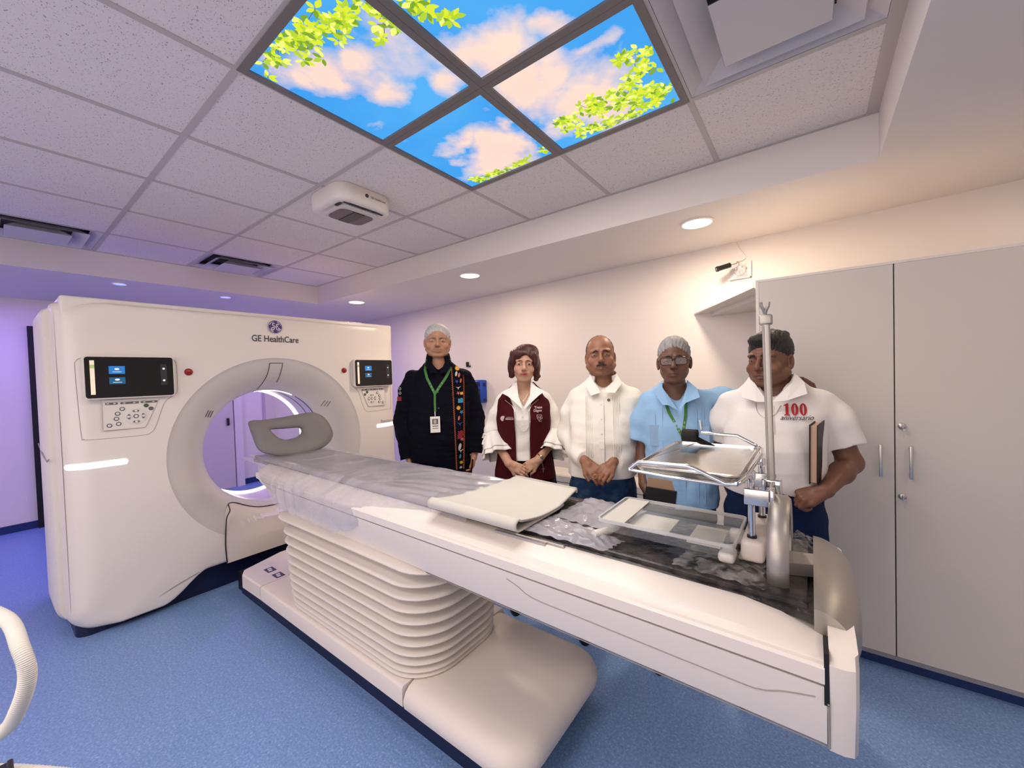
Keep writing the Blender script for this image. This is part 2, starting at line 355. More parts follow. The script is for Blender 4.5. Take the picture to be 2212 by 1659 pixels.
def sky_color(x, y):
    n = fbm(x*2.2, y*2.2, 3, 7); w_ = fbm(x*2.4, y*2.4, 5, 7)-.5; wx = x+.30*w_; wy_ = y+.30*(fbm(x*2.4, y*2.4, 9, 7)-.5)
    d = np.zeros_like(x)
    for cx, cy, rx, ry, wt in CLOUDS: d = np.maximum(d, wt*np.exp(-(((wx-cx)/rx)**2+((wy_-cy)/ry)**2)))
    c = np.clip((d + (n-.5)*2.4 - .24)/.85, 0, 1)[..., None]; c = c**.8
    hz = fbm(x, y, 21, 4)[..., None]
    blue = np.array(srgb(45, 145, 230))*(1-hz*.9)+np.array(srgb(110, 196, 250))*hz*.9
    sh = fbm(x*2.2, y*2.2, 33)[..., None]
    cloud = np.array(srgb(255, 226, 205))*(1-sh)+np.array(srgb(246, 208, 198))*sh
    return blue*(1-c)+cloud*c
LEAVES = [(-1.40, .63, .10, .03, 90), (-1.28, .66, .09, .05, 120), (-1.15, .70, .07, .05, 100), (-1.06, .80, .05, .04, 60), (-1.02, .73, .05, .06, 70), (-.92, .84, .05, .05, 60), (-.88, .90, .03, .03, 24), (-.98, .76, .05, .06, 50), (-1.57, .675, .012, .014, 8),
          (-.84, 1.60, .05, .05, 70), (-.72, 1.60, .06, .06, 90), (-.60, 1.62, .07, .07, 130), (-.48, 1.67, .07, .07, 150), (-.51, 1.52, .05, .05, 60), (-.45, 1.42, .025, .03, 26), (-.53, 1.41, .03, .02, 24), (-.80, 1.72, .08, .03, 60), (-.62, 1.73, .12, .03, 90),
          (-1.40, 1.74, .08, .025, 70), (-1.22, 1.755, .08, .02, 60), (-1.05, 1.72, .02, .02, 12), (-1.50, 1.71, .04, .03, 30)]
def sky_panel(name, i, j, label):
    x0, x1, y0, y1 = GX+i*T+.028, GX+(i+1)*T-.028, GY+j*T+.028, GY+(j+1)*T-.028
    n = 200; xs = np.linspace(x0, x1, n+1); ys = np.linspace(y0, y1, n+1); X, Y = np.meshgrid(xs, ys, indexing='ij')
    col = sky_color(X, Y).reshape(-1, 3)
    verts = np.stack([X.ravel(), Y.ravel(), np.full(X.size, ZC-.001)], 1)
    a = (np.arange(n)[:, None]*(n+1)+np.arange(n)[None, :]).ravel(); faces = np.stack([a, a+1, a+n+2, a+n+1], 1)
    root = empty(name, ((x0+x1)/2, (y0+y1)/2, ZC), 0, label, 'ceiling light', 'backlit sky picture panels')
    me = bpy.data.meshes.new('printed_film'); me.from_pydata(verts.tolist(), [], faces.tolist())
    at = me.attributes.new('print', 'FLOAT_COLOR', 'POINT'); at.data.foreach_set('color', np.concatenate([col, np.ones((len(col), 1))], 1).ravel())
    link('printed_film', me, 'sky_print', root)
    lf = MB(); r = random.Random(i*10+j)
    for (cx, cy, rx, ry, cnt) in LEAVES:
        rr = random.Random(int((cx*77+cy*131)*100))
        hubs = [(cx+rr.gauss(0, rx*.55), cy+rr.gauss(0, ry*.55)) for _ in range(max(2, int(cnt/6.0)))]
        for (hx, hy) in hubs:
            b0 = rr.random()*6.28; tw = [(cx, cy), ((cx+hx)/2+rr.uniform(-.01, .01), (cy+hy)/2+rr.uniform(-.01, .01)), (hx, hy)]
            def ins(p): return x0 < p[0] < x1 and y0 < p[1] < y1
            if all(ins(p) for p in tw): lf.ribbon([(p[0], p[1], ZC-.0015) for p in tw], (0, 0, -1), .0022, .0002, mi=3)
            for k in range(rr.randint(4, 7)):
                an = b0+k*6.28/6+rr.uniform(-.3, .3); L = rr.uniform(.024, .042); W = L*rr.uniform(.18, .27); z = ZC-.0018-.0001*k
                ca, sa = math.cos(an), math.sin(an); mi = rr.choice((0, 0, 1, 1, 2, 4))
                pts = [(hx+ca*L*t-sa*W*q, hy+sa*L*t+ca*W*q) for t, q in ((.08, 0), (.3, .75), (.55, 1), (.8, .6), (1, 0), (.8, -.6), (.55, -1), (.3, -.75))]
                if all(ins(p) for p in pts): lf.add([(p[0], p[1], z) for p in pts], [tuple(range(8))], mi)
    if lf.v: lf.build('printed_leaves', ['leaf_lime', 'leaf_green', 'leaf_pale', 'twig_print', 'leaf_deep'], root)
    MB().box(x0-.014, x1+.014, y0-.014, y1+.014, ZC+.004, ZC+.03).build('light_box', 'vent_white', root)
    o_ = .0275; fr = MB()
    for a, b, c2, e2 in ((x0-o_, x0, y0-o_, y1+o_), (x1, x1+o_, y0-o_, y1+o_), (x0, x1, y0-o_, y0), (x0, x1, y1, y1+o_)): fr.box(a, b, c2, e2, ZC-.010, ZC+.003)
    fr.build('frame', 'frame_shaded', root)
sky_panel('ceiling_light', 0, 0, 'backlit sky panel, left of the four, mostly blue with leaves in its upper corner')
sky_panel('ceiling_light', 1, 0, 'backlit sky panel cut by the top of the picture, leaves beside a pink cloud')
sky_panel('ceiling_light', 0, 1, 'smallest looking backlit sky panel, nearest the ceiling mounted scanner camera, pink cloud and low leaves')
sky_panel('ceiling_light', 1, 1, 'backlit sky panel beside the large air diffuser, big pink cloud and dense leaves')
# unseen lit panels added to the grid behind the camera as fill light
for i in (0, 1):
    o = MB().box(GX+i*T+.015, GX+(i+1)*T-.015, GY-2*T+.015, GY-T-.015, ZC-.001, ZC+.01).build('ceiling_light', 'glow_fill')
    tag(o, 'added white lit ceiling panel, unseen behind the camera, ' + ('nearer the scanner' if i == 0 else 'nearer the tall cupboard'), 'ceiling light', 'added fill panels behind the camera')

# ------------------------------------------------------------------ air diffusers
def diffuser(i, j, label, turn=0):
    cx, cy = GX+(i+.5)*T, GY+(j+.5)*T; root = empty('air_diffuser', (cx, cy, ZC), 0, label, 'air vent')
    h = .285
    def ring(a, za, b, zb, th=.004):
        mb = MB(); q = [(-1, -1), (1, -1), (1, 1), (-1, 1)]
        mb.loft([[(cx+a*u, cy+a*v, za) for u, v in q], [(cx+b*u, cy+b*v, zb) for u, v in q], [(cx+(b-th)*u, cy+(b-th)*v, zb) for u, v in q], [(cx+(a-th)*u, cy+(a-th)*v, za+.003) for u, v in q], [(cx+a*u, cy+a*v, za) for u, v in q]], cap=False)
        return mb
    ring(.292, ZC-.004, .240, ZC+.022).build('outer_frame', 'vent_white', root)
    ring(.232, ZC-.018, .165, ZC+.022).build('louvre', 'vent_white', root)
    ring(.152, ZC-.030, .090, ZC+.020).build('louvre', 'vent_white', root)
    MB().loft([[(cx+.150*u, cy+.150*v, ZC-.031) for u, v in ((-1, -1), (1, -1), (1, 1), (-1, 1))], [(cx+.148*u, cy+.148*v, ZC-.027) for u, v in ((-1, -1), (1, -1), (1, 1), (-1, 1))]]).build('centre_plate', 'vent_white', root)
    MB().box(cx-.29, cx+.29, cy-.29, cy+.29, ZC+.05, ZC+.06).build('duct_throat', 'vent_dark', root)
diffuser(2, 1, 'large white square air diffuser beside the sky panels, cut by the top of the picture')
diffuser(-5, -1, 'white square air diffuser at the left edge of the picture, above the scanner')
diffuser(-5, 1, 'small looking white air diffuser high behind the scanner, by the far border of the tiles')

# ------------------------------------------------------------------ downlights
def downlight(x, y, r, lab, cat, m, grp=None):
    root = empty('downlight' if m == 'lamp_glow' else 'spot_light', (x, y, ZS), 0, lab, cat, grp)
    MB().lathe([(r*1.16, 0), (r*1.16, -.006), (r*1.02, -.010), (r, -.004), (r, 0)], (x, y, ZS), n=40).build('trim_ring', 'lamp_trim', root, smooth=True)
    MB().lathe([(r*.2, -.0035), (r, -.003)], (x, y, ZS), n=40, cap=True).build('diffuser', m, root)
downlight(-.556, 2.695, .083, 'round recessed downlight nearest the wall camera and the tall cabinet, largest of the three', 'downlight', 'lamp_glow')
downlight(-2.446, 2.67, .083, 'round recessed downlight above the man in the dark jacket, middle of the three', 'downlight', 'lamp_glow')
downlight(-4.25, 2.667, .083, 'round recessed downlight just over the right corner of the scanner, farthest of the three', 'downlight', 'lamp_glow')
downlight(-4.853, .755, .045, 'small blue glowing spot above the left part of the scanner', 'spotlight', 'violet_glow')
downlight(-4.90, 1.562, .045, 'small blue glowing spot above the middle of the scanner', 'spotlight', 'violet_glow')
def crv(p, n=5):
    out = []
    for i in range(len(p)-1):
        p0, p1, p2, p3 = p[max(i-1, 0)], p[i], p[i+1], p[min(i+2, len(p)-1)]
        for k in range(n):
            t = k/n; out.append(tuple(.5*((2*p1[c])+(-p0[c]+p2[c])*t+(2*p0[c]-5*p1[c]+4*p2[c]-p3[c])*t*t+(-p0[c]+3*p1[c]-3*p2[c]+p3[c])*t**3) for c in range(len(p1))))
    return out+[tuple(p[-1])]
# ------------------------------------------------------------------ CT scanner gantry
gx, cY, cZ = -3.2, 1.33, 0.92
gan = empty('scanner_gantry', (-3.7, cY, 0), 0, 'big white ring shaped body scanner with a round tunnel and two dark touch screens', 'CT scanner')
FR, BR, BX = 0.665, 0.425, -3.40
def zbot(y):
    a = abs(y-cY)
    if a > .72: return .036
    if a < .47: return .178
    t = (.72-a)/.25; t = t*t*(3-2*t); return .036+.142*t
def inside(y, z, hw=1.10, top=1.888, r=.035):
    a = abs(y-cY)
    if a > hw or z > top or z < zbot(y): return False
    if a > hw-r and z > top-r: return (a-hw+r)**2+(z-top+r)**2 < r*r
    if a > hw-.10 and z < .136: return ((a-hw+.10)/.10)**2+((z-.136)/.10)**2 < 1
    return True
def edge(q, **k):
    lo, hi = 0.3, 2.2
    for _ in range(26):
        m = (lo+hi)/2
        if inside(cY+m*math.cos(q), cZ+m*math.sin(q), **k): lo = m
        else: hi = m
    return lo
N = 480; rings = [[] for _ in range(18)]
for k in range(N):
    q = 2*math.pi*k/N; E_ = edge(q); c, s = math.cos(q), math.sin(q)
    side = max(0, min(1, (abs(E_*c)-.90)/.18)) if abs(E_*c) > .9 and -0.9 < E_*s else 0
    rad = .022+.085*side
    for i in range(18):
        if i < 12: t = FR + (E_-min(rad, .12*E_)-FR)*i/11; x = gx - .030*max(0, (t-FR)/(E_-FR))**2*(.3+.7*side)
        else:
            a = (i-11)/6*math.pi/2; rr = min(rad, .12*E_); t = E_-rr+rr*math.sin(a); x = gx-.030*(.3+.7*side) - rad*1.3*(1-math.cos(a))
        rings[i].append((x, cY+t*c, cZ+t*s))
from mathutils.bvhtree import BVHTree
fpm = MB().loft(rings, cap=False); BV = BVHTree.FromPolygons([Vector(v) for v in fpm.v], fpm.f)
def fx(y, z):
    h = BV.ray_cast(Vector((gx+1, y, z)), Vector((-1, 0, 0)))[0]; return h.x if h else gx
fpm.build('front_panel', 'plastic_white', gan, smooth=True, auto=50)
# flared mouth + tunnel
prof = [(FR, 0.0), (FR-.008, -.006), (FR-.03, -.012), (.60, -.024), (.56, -.042), (.52, -.068), (.485, -.102), (.455, -.145), (.436, -.178), (BR+.002, -.200), (BR, -.215)]
MB().lathe(prof, (gx, cY, cZ), 'x', 128).build('bore_flare', 'plastic_greige', gan, smooth=True, auto=60)
MB().lathe([(BR, -.215), (BR, -.52)], (gx, cY, cZ), 'x', 128).build('bore_window', 'mylar', gan, smooth=True)
MB().lathe([(BR, -.52), (BR+.002, -.53), (BR, -.56), (BR+.01, -.62), (BR+.05, -.72), (BR+.16, -.86), (BR+.26, -.90)], (gx, cY, cZ), 'x', 128).build('rear_flare', 'plastic_white', gan, smooth=True)
MB().lathe([(BR-.002, -.545), (BR-.008, -.548), (BR-.008, -.595), (BR-.002, -.60)], (gx, cY, cZ), 'x', 128).build('light_ring', 'glow_bore', gan, smooth=True)
for a0, a1, x0, x1 in ((62, 100, -.232, -.226), (0, 58, -.236, -.230), (-60, 70, -.365, -.360)):
    m_ = 'glow_bore' if a0 == 62 else 'black_gap'; d_ = .012 if a0 == 62 else 0
    rg = [[(gx+h, cY+r*math.cos(math.radians(a0+(a1-a0)*k/40)), cZ+r*math.sin(math.radians(a0+(a1-a0)*k/40))) for k in range(41)] for r, h in ((BR-.001, x0-d_), (BR-.003, x0-d_), (BR-.003, x1), (BR-.001, x1))]
    MB().loft(rg, closed=False, cap=False).build('bore_light' if a0 == 62 else 'bore_slot', m_, gan)
# alignment window in the flare
def onflare(y, z, off=.002):
    r = math.hypot(y-cY, z-cZ)
    for (r0, h0), (r1, h1) in zip(prof, prof[1:]):
        if r1 <= r <= r0: return Vector((gx+h0+(h1-h0)*(r0-r)/(r0-r1)+off, y, z))
    return Vector((gx-.2 if r < BR else gx+off, y, z))
win = MB(); rr_ = []
for t in np.linspace(0, 1, 14):
    z = 1.545-.19*t; w0 = 1.285-.012*t**2*3; w1 = 1.375-.012*t; rr_.append([onflare(w0+(w1-w0)*k/4, z, .003) for k in range(5)])
win.loft(rr_, closed=False, cap=False).build('laser_window', 'seam_grey' if False else 'plastic_greige', gan)
fr = [onflare(1.285-.036*t**2, 1.545-.19*t, .004) for t in np.linspace(1, 0, 12)] + [onflare(1.285+.09*t, 1.547, .004) for t in np.linspace(0, 1, 5)] + [onflare(1.375-.012*t, 1.545-.14*t, .004) for t in np.linspace(.05, 1, 10)]
MB().tube(fr, .0022, 6).build('window_seam', 'text_grey', gan)
for sgn in (-1, 1):
    mb = MB()
    for k in range(3):
        y = cY+sgn*(.408-.018*(k-1)) + (0 if sgn > 0 else 0); z = 1.205+.004*k*sgn
        mb.tube([onflare(y-.008, z-.022, .003), onflare(y+.008, z+.022, .003)], .0022, 6)
    mb.build('speaker_slot', 'text_grey', gan)
# side shell, top trim, rear panel
def shell_ring(x, hw, top, r=.05, zb=.06):
    P = arc(cY+hw-r, top-r, r, 0, 90, 8)+arc(cY-hw+r, top-r, r, 90, 180, 8)+arc(cY-hw+.12, zb+.12, .12, 180, 270, 8)+arc(cY+hw-.12, zb+.12, .12, 270, 360, 8)
    return [(x, a, b) for a, b in P]
sh = MB().loft([shell_ring(gx-.09, 1.085, 1.876), shell_ring(gx-.16, 1.085, 1.876), shell_ring(gx-.165, 1.120, 1.862), shell_ring(gx-.20, 1.135, 1.858), shell_ring(gx-.50, 1.138, 1.85), shell_ring(gx-.86, 1.120, 1.84), shell_ring(gx-.97, 1.07, 1.80), shell_ring(gx-.985, 1.0, 1.7)], cap=False)
sh.build('side_shell', 'plastic_cover_white', gan, smooth=True, auto=35)
MB().rbox(gx-.80, gx-.045, cY-1.065, cY+1.065, 1.80, 1.915, .012).build('top_trim', 'plastic_white', gan, smooth=True)
rb = [[(gx-.985, cY+edge(q, hw=1.0, top=1.70, r=.05)*math.cos(q), cZ+edge(q, hw=1.0, top=1.70, r=.05)*math.sin(q)) for q in [2*math.pi*k/N for k in range(N)]], [(gx-.90, cY+(BR+.26)*math.cos(q), cZ+(BR+.26)*math.sin(q)) for q in [2*math.pi*k/N for k in range(N)]]]
MB().loft(rb, cap=False).build('rear_panel', 'plastic_white', gan)
MB().prism(rrect(gx-.92, gx-.085, cY-1.07, cY+1.07, .06), 'z', 0, .26).build('plinth', 'navy_plinth', gan)
MB().tube([(gx-.14, cY-1.128, 1.02), (gx-.165, cY-1.134, 1.005), (gx-.30, cY-1.142, 1.035), (gx-.85, cY-1.126, 1.05)], .003, 6).build('side_seam', 'seam_grey', gan)
# belly panel seam
def fp(y, z, off=.0015): return Vector((gx+off, y, z))
sq = lambda s: [fp(cY+s*(.955-cY), .185), fp(cY+s*(.950-cY), .30), fp(cY+s*(.957-cY), .42), fp(cY+s*(.965-cY), .49), fp(cY+s*(.985-cY), .535), onflare(cY+s*(1.01-cY), .556, .003), onflare(cY+s*(1.06-cY), .545, .003), onflare(cY+s*(1.14-cY), .500, .003), onflare(cY+s*(1.22-cY), .470, .003), onflare(cY, .458, .003)]
# lower belly blister closing the foot of the ring
bl = []
for y in np.linspace(.956, 2*cY-.956, 121):
    row = []
    for z in np.linspace(.178, .44, 22):
        zt = float(np.interp(cY-abs(y-cY), [.955, .965, .985, 1.01, 1.06, 1.14, 1.22, 1.33], [.42, .49, .535, .556, .545, .5, .47, .458]))
        zz_ = .178+(zt-.178)*(z-.178)/(.44-.178); base = onflare(y, zz_, 0)
        bulge = max(0, math.sin(math.pi*min(1, (zz_-.178)/.20)))*0.0
        x = base.x + .004
        if zz_ < .30: x = gx+.004+.0
        elif zz_ < .42: x = max(base.x, gx-.03*(zz_-.30)/.12)+.004
        row.append((x, y, zz_))
    bl.append(row)
MB().loft(bl, closed=False, cap=False).build('belly_panel', 'plastic_white', gan, smooth=True)
MB().tube([Vector(p)+Vector((.0045, 0, 0)) for p in crv([tuple(q_) for q_ in sq(1)], 6)], .0035, 8).tube([Vector(p)+Vector((.0045, 0, 0)) for p in crv([tuple(q_) for q_ in sq(-1)], 6)], .0035, 8).build('belly_seam', 'black_gap', gan)
# control stations, left and right (mirrored about the tunnel axis)
def station(m):
    Y = lambda y: cY + m*(y-cY)
    P = lambda y, z, off=.002: (gx+off, Y(y), z)
    ol = [(.306, 1.50), (.316, 1.15), (.325, 1.122), (.35, 1.115), (.56, 1.112), (.60, 1.122), (.625, 1.16), (.672, 1.30), (.728, 1.352), (.738, 1.40), (.738, 1.53), (.730, 1.558), (.71, 1.572)]
    cp_ = crv([(.33, 1.572), (.312, 1.555)]+ol, 6); MB().tube([(fx(Y(a), b)+.001, Y(a), b) for a, b in cp_], .0012, 6).build('panel_seam', 'seam_grey', gan)
    kp = [(.400, 1.318), (.398, 1.168), (.402, 1.160), (.570, 1.158), (.580, 1.165), (.643, 1.318)]
    MB().tube([P(*p, .0025) for p in kp], .0009, 6, closed=True).build('keypad_seam', 'seam_grey', gan)
    pol = [(.400, 1.332), (.398, 1.160), (.575, 1.156), (.648, 1.332)]
    MB().prism([(Y(a), b) for a, b in pol], 'x', gx-.001, gx+.002).build('keypad', 'plastic_white', gan)
    # tilted tablet screen
    y0, y1 = sorted((Y(.335), Y(.712)))
    sc = MB().prism(rrect(y0-.006, y1+.006, 1.340, 1.582, .016), 'x', gx+.004, gx+.034).build('screen', 'plastic_cover_white', gan)
    MB().prism(rrect(y0, y1, 1.346, 1.576, .014), 'x', gx+.030, gx+.0365).build('display_glass', 'screen_glass', sc)
    MB().prism([(Y(.345), 1.335), (Y(.70), 1.335), (Y(.70), 1.575), (Y(.345), 1.575)], 'x', gx-.02, gx+.006).build('screen_mount', 'plastic_cover_white', sc)
    xg = gx+.0372; L = y0
    def q(a, b, c, d, mt, nm='icon'):
        MB().box(xg-.001, xg, L+a, L+b, c, d).build(nm, mt, sc)
    w_ = y1-y0
    q(.020, .038, 1.366, 1.556, 'icon_bar', 'menu_bar'); MB().box(xg, xg+.0004, L+.020, L+.038, 1.512, 1.532).build('menu_mark', 'icon_green', sc)
    q(.094, .160, 1.480, 1.524, 'icon_blue', 'menu_tile'); q(.094, .160, 1.422, 1.460, 'icon_teal', 'menu_tile')
    q(w_-.060, w_-.030, 1.410, 1.535, 'icon_dim', 'menu_column')
    for (a, z) in ((.127, 1.507), (.127, 1.447), (w_-.045, 1.508), (w_-.045, 1.437)): MB().ball((xg+.0005, L+a, z), (.0006, .010 if a < .2 else .006, .006), 6).build('menu_icon', 'icon_white', sc)
    for z in (1.491, 1.432): MB().box(xg, xg+.0006, L+.108, L+.146, z-.0012, z+.0012).build('menu_caption', 'icon_white', sc)
    # keys
    def key(y, z, r, mt='button_grey', rz=None, cap='button_white'):
        b = MB().lathe([(r*.2, .006), (r*.85, .006), (r, .004), (r, .001)], (gx, Y(y), z), 'x', 20, cap=True)
        o = b.build('button', mt, gan, smooth=True)
        if cap: MB().ball((gx+.0062, Y(y), z), (.0012, r*.62, r*.62), 8).build('button_cap', cap, o)
    for y, z in ((.480, 1.277), (.460, 1.251), (.454, 1.222), (.424, 1.186), (.462, 1.192)): key(y, z, .0115)
    key(.585, 1.289, .0115, 'button_green', cap=None); key(.606, 1.269, .0115, 'button_grey', cap=None)
    ky, kz = .538, 1.229
    MB().lathe([(.0485, .003), (.046, .004), (.01, .004)], (gx, Y(ky), kz), 'x', 40, cap=True).build('key_dial', 'plastic_cover_white', gan)
    key(ky, kz, .0125)
    for a in range(4):
        ca, sa = math.cos(a*math.pi/2), math.sin(a*math.pi/2)
        pts = [(ky+ca*(.026+.015*u)-sa*.016*v, kz+sa*(.026+.015*u)+ca*.016*v) for u, v in ((0, -.6), (0, .6), (.35, 1), (.75, .55), (1, 0), (.75, -.55), (.35, -1))]
        o = MB().prism([(Y(p[0]), p[1]) for p in pts], 'x', gx+.004, gx+.0075).build('button', 'button_grey', gan)
        MB().ball((gx+.0078, Y(ky+ca*.033), kz+sa*.033), (.001, .007, .007), 8).build('button_cap', 'button_white', o)
    for a, b in ((.412, .462), (.474, .552), (.562, .636)):
        o = MB().rbox(gx+.001, gx+.007, *sorted((Y(a), Y(b))), 1.305, 1.316, .002).build('key_strip', 'button_grey', gan)
        mb = MB()
        for t in (.2, .75): mb.ball((gx+.0072, Y(a+(b-a)*t), 1.3105), (.001, .006, .003), 6)
        mb.build('key_marks', 'button_white', o)
    # emergency button
    e = MB().lathe([(.022, .001), (.022, .006), (.019, .008), (.0175, .012), (.008, .016), (.002, .0165)], (gx-.001, Y(.797), 1.487), 'x', 32, cap=True).build('emergency_button', 'button_red', gan, smooth=True)
    # status light bar, follows the curved front
    ya, yb = .246, .500; rows = []
    for t in np.linspace(0, 1, 24):
        y = ya+(yb-ya)*t; dq = max(0.0, min(1.0, (.337-y)/.107)); x = fx(Y(y), .970+.02*(0)); e_ = min(1, math.sin(math.pi*min(max(t, .0), 1)*1)*6+.05)
        h = .019*math.sqrt(max(.02, 1-(max(0, abs(t-.5)-.44)/.06)**2))
        rows.append([(x-.006+.016*math.cos(a)*e_, Y(y), .970+h*math.sin(a)) for a in np.linspace(-math.pi/2, math.pi/2, 9)])
    MB().loft(rows, closed=False, cap=False).build('light_bar', 'glow_white', gan, smooth=True)
station(1); station(-1)
# swept crease near the foot of the left cover
for s_ in (1, -1):
    MB().ribbon([fp(cY+s_*(y-cY), z, .001) for y, z in ((.60, .118), (.66, .140), (.72, .160), (.80, .183))], (1, 0, 0), [.001, .004, .005, .003], .001).build('panel_crease', 'seam_grey', gan)
# lettering: frame maps text X to +Y and text Y to +Z, facing +X
def FG(y, z, off=.002): return Matrix(((0, 0, 1, gx+off), (1, 0, 0, y), (0, 1, 0, z), (0, 0, 0, 1)))
text('maker_name', 'GE HealthCare', .066, FG(1.331, 1.724), 'text_grey', gan, sx=.80, bold=.0004)
text('model_name', 'Revolution', .040, FG(2.285, 1.008), 'text_lightgrey', gan, sx=.86)
lg = empty('maker_logo', (gx, 1.328, 1.817)); lg.parent = gan; bpy.context.view_layer.update(); lg.matrix_parent_inverse = gan.matrix_world.inverted()
LY, LZ, LR = 1.328, 1.817, .050
MB().lathe([(LR, .001), (LR*.98, .003), (.002, .003)], (gx, LY, LZ), 'x', 48, cap=True).build('logo_disc', 'logo_purple', lg)
mb = MB().tube([(gx+.003, LY+LR*.97*math.cos(a), LZ+LR*.97*math.sin(a)) for a in np.linspace(0, 2*math.pi, 60)[:-1]], .0016, 6, closed=True)
def stroke(mb, pts, w): mb.ribbon([(gx+.003, LY+a*LR, LZ+b*LR) for a, b in pts], (1, 0, 0), w, .0012)
for k in range(4):
    a0 = 45+90*k
    stroke(mb, [(.80*math.cos(math.radians(a0+t)), .80*math.sin(math.radians(a0+t))) for t in range(-34, 30, 6)], [.0008+.0045*i/10 for i in range(11)])
gpts = [(-.06, .42), (-.20, .55), (-.34, .48), (-.36, .30), (-.22, .18), (-.06, .28), (-.04, .46), (-.08, .20), (-.14, -.10), (-.20, -.38), (-.36, -.50), (-.52, -.38), (-.46, -.18), (-.26, -.06), (.0, .02), (.18, .0)]
epts = [(.50, .30), (.36, .44), (.20, .34), (.22, .16), (.36, .08), (.22, .02), (.14, -.18), (.24, -.40), (.42, -.44), (.56, -.30), (.48, -.14), (.36, -.20)]
stroke(mb, crv(gpts), .0062); stroke(mb, crv(epts), .0062)
mb.build('logo_script', 'logo_white', lg)

# ------------------------------------------------------------------ patient table
tab = empty('scanner_table', (0, 0, 0), 0, 'long white patient table of the scanner on a ribbed column and a wide white foot', 'scanner table')
def tc(x): return 1.235 - .020*(x+0.0)*1.0      # its axis drifts slightly towards the tunnel axis
def sec(x, pts, sy=1.0):                          # pts: half section (dy, z) near side; mirrored to the far side
    c = tc(x); L = [(x, c-a*sy, b) for a, b in pts]; Rr = [(x, c+a*sy, b) for a, b in reversed(pts)]; return L+Rr
# base plate
def base_outline(off=0, x1=-.715):
    a, b = .975+off, 1.600-off; r = .13
    return [(-3.02+off, 1.30), (-2.90+off, a)] + arc(x1-r, a+r, r, 270, 360, 10) + arc(x1-r, b-r, r, 0, 90, 10) + [(-2.95+off, b)]
def bas(x0, x1, name, nose=False):
    mb = MB(); prof = [(.0, .125), (.0, .175), (-.004, .190), (-.018, .198)]
    def ol(off):
        a, b = .935+off, 1.575-off; r = .13-off*.4
        P = [(x0, a)] + (arc(x1-off-r, a+r, r, 270, 360, 10)+arc(x1-off-r, b-r, r, 0, 90, 10) if nose else [(x1, a), (x1, b)]) + [(x0, b)]
        return P
    if nose: pr = [(.004, .118), (.0, .135), (.0, .15), (.010, .176), (.028, .193), (.055, .203), (.12, .207)]
    else: pr = [(.0, .125), (.0, .195), (.004, .202), (.012, .205)]
    rings = [[(p[0], p[1], z) for p in ol(o)] for o, z in pr]
    mb.loft(rings)
    return mb.build(name, 'plastic_cream', tab, smooth=True, auto=50)
bas(-2.60, -1.285, 'base_cover'); bas(-1.280, -.715, 'base_nose_cover', nose=True)
MB().loft([[(x, y, z) for x, y in ((-3.02, 1.22), (-2.93, .965), (-2.86, .930), (-2.605, .935), (-2.605, 1.575), (-3.0, 1.575))] for z in (.125, .20)]+[[(x, y, .205) for x, y in ((-3.01, 1.22), (-2.925, .975), (-2.857, .940), (-2.605, .945), (-2.605, 1.565), (-2.99, 1.565))]]).build('base_end_cover', 'plastic_cream', tab)
MB().prism([(-3.06, .99), (-.84, .985), (-.80, 1.05), (-.80, 1.46), (-.86, 1.53), (-3.06, 1.53)], 'z', 0, .13).build('base_skirt', 'navy_plinth', tab)
for x in (-2.78, -2.66):
    o = MB().box(x-.035, x+.035, 1.035, 1.085, .205, .2068).build('warning_sticker', 'black_plastic', tab)
    MB().box(x-.022, x-.004, 1.05, 1.072, .2068, .2074).box(x+.004, x+.024, 1.045, 1.066, .2068, .2074).build('sticker_mark', 'button_white', o)
MB().box(-3.15, -2.55, 1.0, 1.5, 0, .12).build('cable_channel', 'black_gap', tab)
# bellows: a stack of rounded plates
nb = 11
for k in range(nb):
    t = k/(nb-1); z = .212+.020*k + .0205*k*k/nb*1.05
    z = .215+(.640-.215)*(t**1.30); th = .020+.020*t
    x0 = -2.36-.10*t; x1 = -1.19+.03*t; h = .275+.0*t; c = 1.225
    if k == nb-1: x0, x1, h, z = -2.52, -1.12, .27, .648
    r = .19
    def ring(ins, zz): return [(a, b, zz) for a, b in rrect(x0+ins, x1-ins, c-h+ins, c+h-ins, r-ins*.5, 10)]
    MB().loft([ring(.070, z-.012), ring(.012, z-.009), ring(.003, z-.005), ring(0, z), ring(.004, z+.006), ring(.014, z+.009), ring(.070, z+.027)], cap=False).build('bellows_rib', 'bellows_rubber', tab, smooth=True, auto=70)
MB().loft([[(a, b, z) for a, b in rrect(-2.34, -1.22, 1.225-.20, 1.225+.20, .14, 8)] for z in (.205, .67)]).build('lift_column', 'bellows_rubber', tab)
# housing
SEC = [(.245, .655), (.262, .662), (.300, .740), (.300, .800), (.304, .806), (.304, .838), (.298, .846), (.292, .848), (.280, .862), (.205, .884), (.195, .880)]
def hsec(x, k=1.0, lift=0.0, zc=.86): return [(px, tc(x)+(py-tc(x))*k, zc+(pz-zc)*k+lift) for px, py, pz in sec(x, SEC)]
def hous(name, prof, x0, x1, m):
    mb = MB(); xs = np.linspace(x0, x1, 30); rings = []
    for x in xs: rings.append(sec(x, prof))
    return mb.loft(rings).build(name, m, tab, smooth=True, auto=25)
def taper(x):
    t = max(0, min(1, (x+2.80)/.55)); return math.sin(t*math.pi/2)**.8
LOW = [(.236, .650), (.256, .655), (.272, .668), (.296, .745), (.300, .798)]
rings = []
for x in list(np.linspace(-2.80, -2.25, 22))+list(np.linspace(-2.2, .018, 12)):
    t = taper(x); rings.append(sec(x, [(a*(.90+.10*t) if t < 1 else a, .798-(.798-b)*(.04+.96*t)) for a, b in LOW]))
MB().loft(rings).build('housing', 'plastic_white', tab, smooth=True, auto=25)
rings = []
